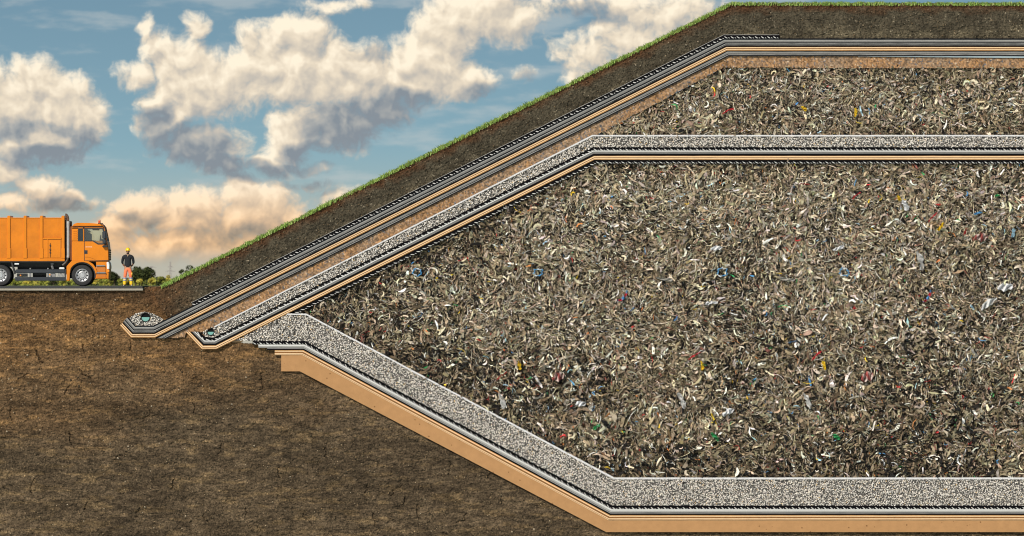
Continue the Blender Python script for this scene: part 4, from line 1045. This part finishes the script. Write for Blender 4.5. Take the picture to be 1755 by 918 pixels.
    mb = MB(); b = bmesh.new(); bmesh.ops.create_uvsphere(b, u_segments=24, v_segments=14, radius=1)
    dl = [v for v in b.verts if v.co.z < -.05]; bmesh.ops.delete(b, geom=dl, context='VERTS')
    for v in b.verts: v.co = (v.co.x * .118, -.005 + v.co.y * .14, 1.722 + v.co.z * .135)
    mb._merge(b)
    mb.tube([(0, -.02, 1.712), (0, -.02, 1.726)], [.142, .128], 24)
    mb.box(-.012, .012, -.11, .11, 1.835, 1.862, .01)
    loc_mesh('hard_hat', mb, HAT, p)
person()

# ------------------------------------------------------------------ far trees, shrubs, pylons
YT = 1500.0; KT_ = (YT + D) / D
def FW(px, py, y): k = (y + D) / D; return ((px - 877.5) * S * k, (487 - py) * S * k + .08)
LEAF = attr_mat('leaves', .8, .25, .8, 0, 60, .2, .1)
BARK = mat('bark', (.10, .07, .045), .9, .3, 3, .5, 10)
def tree(px, w, top, pal, label, y=YT, cat='tree', name='tree', group='far trees and shrubs on the horizon', base=490, lobes=9, n=1500):
    k = (y + D) / D; x0, _ = FW(px, 488, y); H = (488 - top) * S * k; Wm = w * S * k
    root = empty(name, (x0, y, -.2)); tag(root, label, cat, group)
    rs = np.random.default_rng(int(px * 7 + w)); m_ = MB()
    m_.tube([(x0, y, -.3), (x0 + .02 * Wm, y, H * .25), (x0, y, H * .6)], [.05 * H, .035 * H, .012 * H], 8)
    for s in (-1, 1, .4, -.5): m_.tube([(x0, y, H * .2), (x0 + s * Wm * .18, y + .1 * s * Wm, H * .45), (x0 + s * Wm * .30, y, H * .66)], [.02 * H, .014 * H, .006 * H], 6)
    m_.build('trunk', BARK, root)
    LC = []
    for i in range(lobes):
        a = rs.uniform(0, 2 * math.pi); q = math.sqrt(rs.uniform(0, 1)); t = rs.uniform(0, 1)
        zc = H * (.18 + .66 * t); env = math.sqrt(max(.05, 1 - ((zc / H - .42) / .62) ** 2))
        LC.append((x0 + .36 * Wm * q * env * math.cos(a), y + .3 * Wm * math.sin(a), zc, rs.uniform(.13, .24) * min(H, Wm) * 1.15, rs.uniform(.6, 1.35)))
    LC = np.array(LC); ch = rs.integers(0, lobes, n)
    d = rs.normal(size=(n, 3)); d /= np.linalg.norm(d, axis=1)[:, None]; rr = rs.uniform(.35, 1.0, n) ** .5
    c = LC[ch, :3] + d * (LC[ch, 3] * rr)[:, None] * np.array([1.25, 1, .9]); c[:, 2] = np.maximum(c[:, 2], -.1)
    sz = rs.uniform(.03, .075, n) * max(2.2, min(H, Wm)) 
    nn = rs.normal(size=(n, 3)) * .75 + np.array([-.35, -.75, .6]); u = np.cross(nn, rs.normal(size=(n, 3))); u /= np.linalg.norm(u, axis=1)[:, None]; v_ = np.cross(u, nn); v_ /= np.linalg.norm(v_, axis=1)[:, None]
    V = np.stack([c + u * sz[:, None], c + v_ * sz[:, None] * .6, c - u * sz[:, None], c - v_ * sz[:, None] * .6], 1).reshape(-1, 3)
    Q = np.arange(4 * n).reshape(-1, 4); pal = np.array(pal)
    col = pal[rs.integers(0, len(pal), n)] * LC[ch, 4][:, None] * rs.uniform(.7, 1.3, (n, 1))
    me = np_mesh('crown', V, Q, np.repeat(np.clip(col, .003, .8), 4, 0)); link('crown', me, LEAF, root)
    return root
DK = [(.022, .032, .010), (.035, .046, .014), (.05, .06, .016)]; YL = [(.70, .56, .10), (.56, .46, .08), (.38, .34, .06)]; OL = [(.24, .27, .045), (.34, .34, .06), (.14, .165, .03)]
# a low continuous scrub belt closes the view to the horizon
for a in [
    (243, 46, 455.5, DK, 'dark green round tree right behind the standing worker', 1500, 'tree', 'tree', 16, 2600),
    (232, 22, 462, DK, 'smaller dark tree touching the left side of the round dark tree', 1530, 'tree', 'tree', 9, 1400),
    (196, 24, 464.5, DK, 'dark green tree between the truck bumper and the worker', 1500, 'tree', 'tree', 10, 1600),
    (326, 20, 451, DK, 'dark tree standing half hidden behind the grassy slope, higher of two', 1500, 'tree', 'tree', 9, 1500),
    (313, 15, 456, DK, 'dark slim tree half hidden behind the slope, lower of two', 1510, 'tree', 'tree', 7, 1200),
    (238, 15, 474, YL, 'yellow lit shrub in front of the dark round tree', 1450, 'shrub', 'shrub', 6, 800),
    (258, 20, 477, YL, 'yellow lit shrub at the right foot of the dark round tree', 1450, 'shrub', 'shrub', 7, 900),
    (276, 20, 470.5, OL, 'olive shrub below the distant pylon near the slope foot', 1460, 'shrub', 'shrub', 7, 1000),
    (288, 16, 471.5, YL, 'yellowish shrub next to the slope foot, last shrub before the grass', 1470, 'shrub', 'shrub', 6, 800),
    (209, 18, 474, OL, 'olive shrub directly behind the left boot of the worker', 1460, 'shrub', 'shrub', 6, 800),
    (222, 14, 477, YL, 'yellow shrub seen between and right of the boots of the worker', 1440, 'shrub', 'shrub', 6, 800),
    (180, 22, 476, OL, 'olive shrub just under the front bumper of the truck', 1460, 'shrub', 'shrub', 7, 900),
    (163, 20, 479, YL, 'yellow green shrub behind the gap in front of the front wheel', 1450, 'shrub', 'shrub', 7, 900),
    (112, 22, 478, OL, 'olive shrub behind the gap just behind the front wheel', 1460, 'shrub', 'shrub', 7, 900),
    (92, 24, 479, DK, 'dark green shrub below the right half of the side guard', 1480, 'shrub', 'shrub', 7, 900),
    (68, 26, 479, OL, 'olive shrub below the middle of the side guard', 1480, 'shrub', 'shrub', 7, 900),
    (44, 24, 479, YL, 'yellow shrub below the left half of the side guard', 1450, 'shrub', 'shrub', 7, 900),
    (24, 22, 478, OL, 'olive shrub just ahead of the rear wheel', 1460, 'shrub', 'shrub', 7, 900)]:
    tree(a[0], a[1], a[2], a[3], a[4], a[5], a[6], a[7], lobes=a[8], n=a[9])
# far wood closing the horizon
def belt():
    n = 9000; px = RNG.uniform(-30, 330, n); y = 1560 + RNG.uniform(0, 60, n); k = (y + D) / D
    top = 7 + 8 * fbm(px / 14, px * 0, 95, 3); zz = RNG.uniform(0, 1, n) * top * S * k
    c = np.stack([(px - 877.5) * S * k, y, zz], 1); sz = RNG.uniform(.15, .45, n)
    nn = RNG.normal(size=(n, 3)) * .75 + np.array([-.35, -.75, .6]); u = np.cross(nn, RNG.normal(size=(n, 3))); u /= np.linalg.norm(u, axis=1)[:, None]; v_ = np.cross(u, nn); v_ /= np.linalg.norm(v_, axis=1)[:, None]
    V = np.stack([c + u * sz[:, None], c + v_ * sz[:, None] * .6, c - u * sz[:, None], c - v_ * sz[:, None] * .6], 1).reshape(-1, 3)
    pal = np.array(DK + OL + YL[2:]); t = vnoise(px / 9, px * 0 + 3, 97); ii = np.clip((t * 7).astype(int) + RNG.integers(-1, 2, n), 0, 6)
    me = np_mesh('hedge', V, np.arange(4 * n).reshape(-1, 4), np.repeat(pal[ii], 4, 0))
    tag(link('distant_scrub', me, LEAF), 'low belt of dark scrub along the horizon behind the shrubs', 'scrub', None, 'stuff')
belt()
STEEL = mat('pylon_steel', (.30, .27, .27), .6, .1, .3)
def pylon(px, top, base, arms, half, y, label):
    k = (y + D) / D; x0, zt = FW(px, top, y); zb = 0; H = zt - zb
    root = empty('power_pylon', (x0, y, 0)); tag(root, label, 'pylon', 'power pylons on the horizon')
    wb = half * .32 * S * k; wt = half * .10 * S * k; rr = .032 * half * S * k
    m_ = MB()
    lv = [i / 9 for i in range(10)]
    def hw(t): return wb + (wt - wb) * min(1, t / .75)
    for sx in (-1, 1):
        for sy in (-1, 1): m_.tube([(x0 + sx * hw(t), y + sy * hw(t), zb + H * t) for t in lv], rr, 5)
    for a, b in zip(lv[:-1], lv[1:]):
        for sy in (-1, 1):
            m_.tube([(x0 - hw(a), y + sy * hw(a), zb + H * a), (x0 + hw(b), y + sy * hw(b), zb + H * b)], rr * .7, 4)
            m_.tube([(x0 + hw(a), y + sy * hw(a), zb + H * a), (x0 - hw(b), y + sy * hw(b), zb + H * b)], rr * .7, 4)
    m_.build('tower', STEEL, root)
    for t, f in arms:
        L_ = half * f * S * k; z = zb + H * t; m2 = MB()
        m2.tube([(x0 - L_, y, z), (x0, y - hw(t), z + .01 * H), (x0 + L_, y, z)], rr * 1.1, 5).tube([(x0 - L_, y, z), (x0, y + hw(t), z + .035 * H), (x0 + L_, y, z)], rr * .9, 5)
        for s in (-1, -.55, .55, 1): m2.tube([(x0 + s * L_, y, z), (x0 + s * L_, y, z - .05 * H)], rr * .8, 4)
        m2.build('cross_arm', STEEL, root)
pylon(292, 448, 488, [(.58, 1.0), (.78, .55)], 8.0, 5000, 'taller lattice pylon nearer the slope, with a wide dark lower arm')
pylon(259.5, 455.5, 488, [(.93, 1.0), (.72, .9)], 7.5, 6500, 'fainter lattice pylon above the round dark tree, with a wide top arm')

# ------------------------------------------------------------------ sun, sky with clouds
SUN = Vector((-.42, -.74, .60)).normalized()
ld = bpy.data.lights.new('sun', 'SUN'); ld.energy = 4.0; ld.angle = R(.5); ld.color = (1.0, .93, .82)
lo = bpy.data.objects.new('sun', ld); COL.objects.link(lo); lo.rotation_euler = (-SUN).to_track_quat('-Z', 'Y').to_euler()

def sky():
    w = bpy.data.worlds.new('World'); SC.world = w; w.use_nodes = True
    nt = w.node_tree; N = nt.nodes; L = nt.links
    def math_(t, op, a, b=None, c=None, clamp=False):
        n = t.nodes.new('ShaderNodeMath'); n.operation = op; n.use_clamp = clamp
        for i, q in enumerate((a, b, c)):
            if q is None: continue
            if isinstance(q, (int, float)): n.inputs[i].default_value = q
            else: t.links.new(q, n.inputs[i])
        return n.outputs[0]
    def vmath(t, op, a, b=None, c=None):
        n = t.nodes.new('ShaderNodeVectorMath'); n.operation = op
        for i, q in enumerate((a, b, c)):
            if q is None: continue
            if isinstance(q, (tuple, list)): n.inputs[i].default_value = q
            else: t.links.new(q, n.inputs[i])
        return n
    def noise(t, v, scale, detail, rough=.55, w_=0.0):
        n = t.nodes.new('ShaderNodeTexNoise'); n.noise_dimensions = '2D'; n.inputs['Scale'].default_value = scale; n.inputs['Detail'].default_value = detail; n.inputs['Roughness'].default_value = rough
        t.links.new(v, n.inputs['Vector']); return n
    def ramp(t, x, lo_, hi_, a=0.0, b=1.0, kind='SMOOTHSTEP'):
        n = t.nodes.new('ShaderNodeMapRange'); n.interpolation_type = kind
        for i, q in enumerate((lo_, hi_, a, b)): n.inputs[1 + i].default_value = q
        t.links.new(x, n.inputs[0]); return n.outputs[0]
    def blobs_group(name, blobs, k):
        g = bpy.data.node_groups.new(name, 'ShaderNodeTree')
        g.interface.new_socket('P', in_out='INPUT', socket_type='NodeSocketVector'); g.interface.new_socket('H', in_out='OUTPUT', socket_type='NodeSocketFloat')
        gi = g.nodes.new('NodeGroupInput'); go = g.nodes.new('NodeGroupOutput'); acc = None
        for (x, y, rx, ry, h) in blobs:
            ix, iy = 100 / rx, 100 / ry
            q = vmath(g, 'MULTIPLY_ADD', gi.outputs[0], (ix, iy, 0), (-x / 100 * ix, -(490 - y) / 100 * iy, 0)).outputs[0]
            d2 = vmath(g, 'DOT_PRODUCT', q, q).outputs['Value']
            f = math_(g, 'MULTIPLY_ADD', d2, -h, h)
            acc = f if acc is None else math_(g, 'SMOOTH_MAX', acc, f, k)
        g.links.new(acc, go.inputs[0]); return g
    BL_ = CLOUDS; DK_ = SHADES
    gB = blobs_group('cloud_shapes', BL_, .12); gD = blobs_group('cloud_shades', DK_, .15)
    tc = N.new('ShaderNodeTexCoord'); sep = N.new('ShaderNodeSeparateXYZ'); L.new(tc.outputs['Generated'], sep.inputs[0])
    ysafe = math_(nt, 'MAXIMUM', sep.outputs[1], .05)
    u = math_(nt, 'MULTIPLY_ADD', math_(nt, 'DIVIDE', sep.outputs[0], ysafe), D / S / 100, 8.775)
    v = math_(nt, 'MULTIPLY_ADD', math_(nt, 'DIVIDE', sep.outputs[2], ysafe), D / S / 100, .03)
    cb = N.new('ShaderNodeCombineXYZ'); L.new(u, cb.inputs[0]); L.new(v, cb.inputs[1]); P0 = cb.outputs[0]
    def field_(Pv, detail):
        n1 = noise(nt, Pv, 1.5, 3, .5)
        wv = vmath(nt, 'MULTIPLY_ADD', n1.outputs['Color'], (.42, .36, 0), (-.21, -.18, 0)).outputs[0]
        Pw = vmath(nt, 'ADD', Pv, wv).outputs[0]
        g = N.new('ShaderNodeGroup'); g.node_tree = gB; L.new(Pw, g.inputs[0])
        n2 = noise(nt, Pw, 3.0, detail, .69)
        base = math_(nt, 'ADD', g.outputs[0], -.70)
        n3 = noise(nt, Pw, 3.0, 2.5, .5)
        return math_(nt, 'MULTIPLY_ADD', n2.outputs['Fac'], 1.5, base), math_(nt, 'MULTIPLY_ADD', n3.outputs['Fac'], 1.2, base), Pw
    H0, H0s, Pw = field_(P0, 9)
    _, H1, _ = field_(vmath(nt, 'ADD', P0, (-.11, .19, 0)).outputs[0], 4)
    crisp = math_(nt, 'SUBTRACT', H0, H0s)
    mask = ramp(nt, H0, -.14, .60)
    thick = ramp(nt, H0, .0, .9, 0, 1, 'LINEAR')
    lit = math_(nt, 'MULTIPLY_ADD', math_(nt, 'SUBTRACT', H0s, H1), .62, math_(nt, 'MULTIPLY_ADD', crisp, .22, .67))
    g2 = N.new('ShaderNodeGroup'); g2.node_tree = gD; L.new(Pw, g2.inputs[0])
    nd = noise(nt, P0, 2.2, 6, .6)
    shd = ramp(nt, math_(nt, 'MULTIPLY_ADD', nd.outputs['Fac'], .9, math_(nt, 'ADD', g2.outputs[0], -.42)), -.25, .75)
    lit = math_(nt, 'SUBTRACT', lit, math_(nt, 'MULTIPLY', shd, .66))
    lit = math_(nt, 'ADD', lit, 0.0, clamp=True)
    cr = N.new('ShaderNodeValToRGB'); e = cr.color_ramp.elements
    e[0].position = 0.0; e[0].color = (.225, .26, .295, 1); e[1].position = 1.0; e[1].color = (.93, .82, .645, 1)
    for pos, col in ((.28, (.38, .385, .375, 1)), (.52, (.54, .49, .42, 1)), (.76, (.74, .64, .50, 1))):
        q = e.new(pos); q.color = col
    L.new(lit, cr.inputs[0])
    # low clouds are warmer
    warm = N.new('ShaderNodeMixRGB'); warm.blend_type = 'MULTIPLY'; warm.inputs[2].default_value = (1.04, .77, .54, 1)
    L.new(ramp(nt, v, 2.2, .6), warm.inputs[0]); L.new(cr.outputs[0], warm.inputs[1])
    # thin streaks of high cloud
    st = noise(nt, vmath(nt, 'MULTIPLY', P0, (.55, 2.3, 1)).outputs[0], 1.1, 6, .55)
    stm = math_(nt, 'MULTIPLY', ramp(nt, st.outputs['Fac'], .50, .75), .42)
    # clear sky: physical sky, looked up somewhat higher than the real elevation
    sk = N.new('ShaderNodeTexSky'); sk.sky_type = 'NISHITA'; sk.sun_disc = False
    sk.sun_elevation = math.asin(SUN.z); sk.sun_rotation = math.atan2(SUN.x, SUN.y)
    sk.air_density = 1.0; sk.dust_density = .6; sk.ozone_density = 1.6
    zz = math_(nt, 'MULTIPLY_ADD', math_(nt, 'MAXIMUM', sep.outputs[2], 0.0), SKY_K, SKY_B)
    cz = N.new('ShaderNodeCombineXYZ'); L.new(sep.outputs[0], cz.inputs[0]); L.new(sep.outputs[1], cz.inputs[1]); L.new(zz, cz.inputs[2])
    L.new(vmath(nt, 'NORMALIZE', cz.outputs[0]).outputs[0], sk.inputs['Vector'])
    tint = N.new('ShaderNodeMixRGB'); tint.blend_type = 'MULTIPLY'; tint.inputs[0].default_value = 1; tint.inputs[2].default_value = SKY_TINT
    L.new(sk.outputs[0], tint.inputs[1])
    # air near the horizon is dusty
    hz = N.new('ShaderNodeMixRGB'); hz.inputs[2].default_value = tuple(c / SKY_S for c in (.47, .43, .345)) + (1,)
    L.new(ramp(nt, v, 2.6, .0, 0, .92), hz.inputs[0]); L.new(tint.outputs[0], hz.inputs[1])
    s1 = N.new('ShaderNodeMixRGB'); s1.inputs[2].default_value = tuple(c / SKY_S for c in (.50, .53, .52)) + (1,)
    L.new(stm, s1.inputs[0]); L.new(hz.outputs[0], s1.inputs[1])
    cs = vmath(nt, 'SCALE', warm.outputs[0]); cs.inputs['Scale'].default_value = CLOUD_E / SKY_S
    front = math_(nt, 'GREATER_THAN', sep.outputs[1], .85)
    low = ramp(nt, v, .25, .75)
    mk = math_(nt, 'MULTIPLY', mask, low)
    m2 = N.new('ShaderNodeMixRGB'); L.new(mk, m2.inputs[0]); L.new(s1.outputs[0], m2.inputs[1]); L.new(cs.outputs[0], m2.inputs[2])
    # only the sky in front of the camera carries the streaks and clouds
    bg = N['Background']; bg.inputs['Strength'].default_value = SKY_S; L.new(m2.outputs[0], bg.inputs['Color'])
    bg2 = N.new('ShaderNodeBackground'); bg2.inputs['Strength'].default_value = SKY_S; t2 = N.new('ShaderNodeMixRGB'); t2.blend_type = 'MULTIPLY'; t2.inputs[0].default_value = 1; t2.inputs[2].default_value = (1.0, .90, .74, 1)
    L.new(sk.outputs[0], t2.inputs[1]); L.new(t2.outputs[0], bg2.inputs['Color'])
    ms = N.new('ShaderNodeMixShader'); L.new(front, ms.inputs[0]); L.new(bg2.outputs[0], ms.inputs[1]); L.new(bg.outputs[0], ms.inputs[2])
    L.new(ms.outputs[0], N['World Output'].inputs['Surface'])
SKY_S = .10; SKY_K = 5.0; SKY_B = .10; SKY_TINT = (.70, .77, .66, 1); CLOUD_E = 1.0
# x, y, half width, half height (drawing units), strength
CLOUDS = [
    # left cumulus
    (20, 190, 75, 75, .9), (58, 145, 55, 48, .8), (105, 175, 60, 55, .9), (150, 205, 42, 50, .8), (60, 240, 110, 50, .8), (8, 285, 40, 28, .6), (-15, 150, 40, 50, .7),
    # small left
    (62, 322, 50, 26, .7), (100, 346, 70, 16, .5), (12, 345, 40, 18, .5),
    # big central: tower
    (252, 50, 15, 26, .6), (334, 46, 22, 27, .7), (270, 85, 30, 30, .6), (300, 105, 58, 50, .9), (235, 128, 38, 26, .6), (340, 150, 85, 62, 1.0), (290, 195, 50, 45, .7),
    (345, 250, 85, 38, .8), (385, 282, 42, 22, .7), (268, 215, 38, 34, .7),
    # central mass
    (450, 75, 50, 40, .7), (515, 60, 62, 42, .9), (500, 125, 110, 62, 1.0), (600, 125, 90, 60, .9), (420, 130, 60, 60, .8), (495, 240, 48, 52, .85), (575, 215, 95, 48, .8), (470, 290, 45, 20, .6), (650, 180, 70, 45, .7),
    # right part
    (730, 110, 72, 62, 1.0), (770, 45, 62, 60, .9), (830, 20, 70, 55, .9), (880, 35, 55, 42, .7), (790, 140, 60, 35, .8), (700, 150, 90, 40, .8),
    # low bank
    (245, 360, 62, 36, .8), (200, 395, 45, 45, .7), (330, 365, 80, 50, .9), (408, 325, 40, 32, .8), (440, 365, 85, 55, .9), (330, 420, 190, 36, .8), (505, 385, 40, 34, .6), (150, 420, 90, 30, .5), (60, 420, 100, 30, .4),
    # right distance
    (1010, 92, 62, 42, .55), (1075, 60, 70, 50, .6), (1140, 25, 110, 45, .6), (1000, 130, 36, 22, .4), (930, 10, 40, 30, .35), (1060, 8, 90, 24, .5), (895, 128, 24, 16, .3),
    (560, 14, 42, 14, .35), (620, 6, 24, 12, .3), (535, 290, 44, 9, .3), (540, 318, 40, 8, .28), (600, 340, 60, 22, .35)]
SHADES = [(90, 270, 115, 26, .9), (150, 250, 45, 35, .7), (110, 350, 70, 14, .8), (320, 250, 100, 40, 1.1), (385, 285, 46, 26, 1.0), (265, 205, 40, 30, .8), (610, 215, 105, 46, 1.0), (680, 185, 80, 32, .8),
          (440, 298, 60, 18, 1.0), (540, 265, 60, 30, .8), (245, 375, 50, 13, .35), (895, 132, 30, 20, .8), (1010, 20, 60, 26, .6), (535, 290, 60, 14, 1.0), (540, 318, 60, 14, .9), (50, 225, 90, 22, .4), (830, 160, 50, 18, .5), (380, 400, 110, 20, .12), (640, 90, 40, 18, .4)]
CLOUDS = [(x, y, rx * 1.06, ry * 1.06, h) for x, y, rx, ry, h in CLOUDS]
sky()

# ------------------------------------------------------------------ camera and render
cd = bpy.data.cameras.new('camera'); cam = bpy.data.objects.new('camera', cd); COL.objects.link(cam); SC.camera = cam
cam.location = (0, -D, .084); cam.rotation_euler = (R(90), 0, 0)
cd.sensor_width = 36; cd.lens = 36 * D / (1755 * S); cd.clip_start = .5; cd.clip_end = 30000
cd.shift_y = (487 - 459) / 1755
cd.dof.use_dof = True; cd.dof.focus_distance = D + .2; cd.dof.aperture_fstop = (cd.lens / 1000) / .075
SC.render.engine = 'CYCLES'
SC.view_settings.view_transform = 'Standard'; SC.view_settings.look = 'None'; SC.view_settings.exposure = .15; SC.view_settings.gamma = 1
SC.view_settings.use_curve_mapping = False
SC.cycles.use_denoising = True
SC.cycles.max_bounces = 6; SC.cycles.diffuse_bounces = 3; SC.cycles.transparent_max_bounces = 8
SC.cycles.filter_width = 1.1
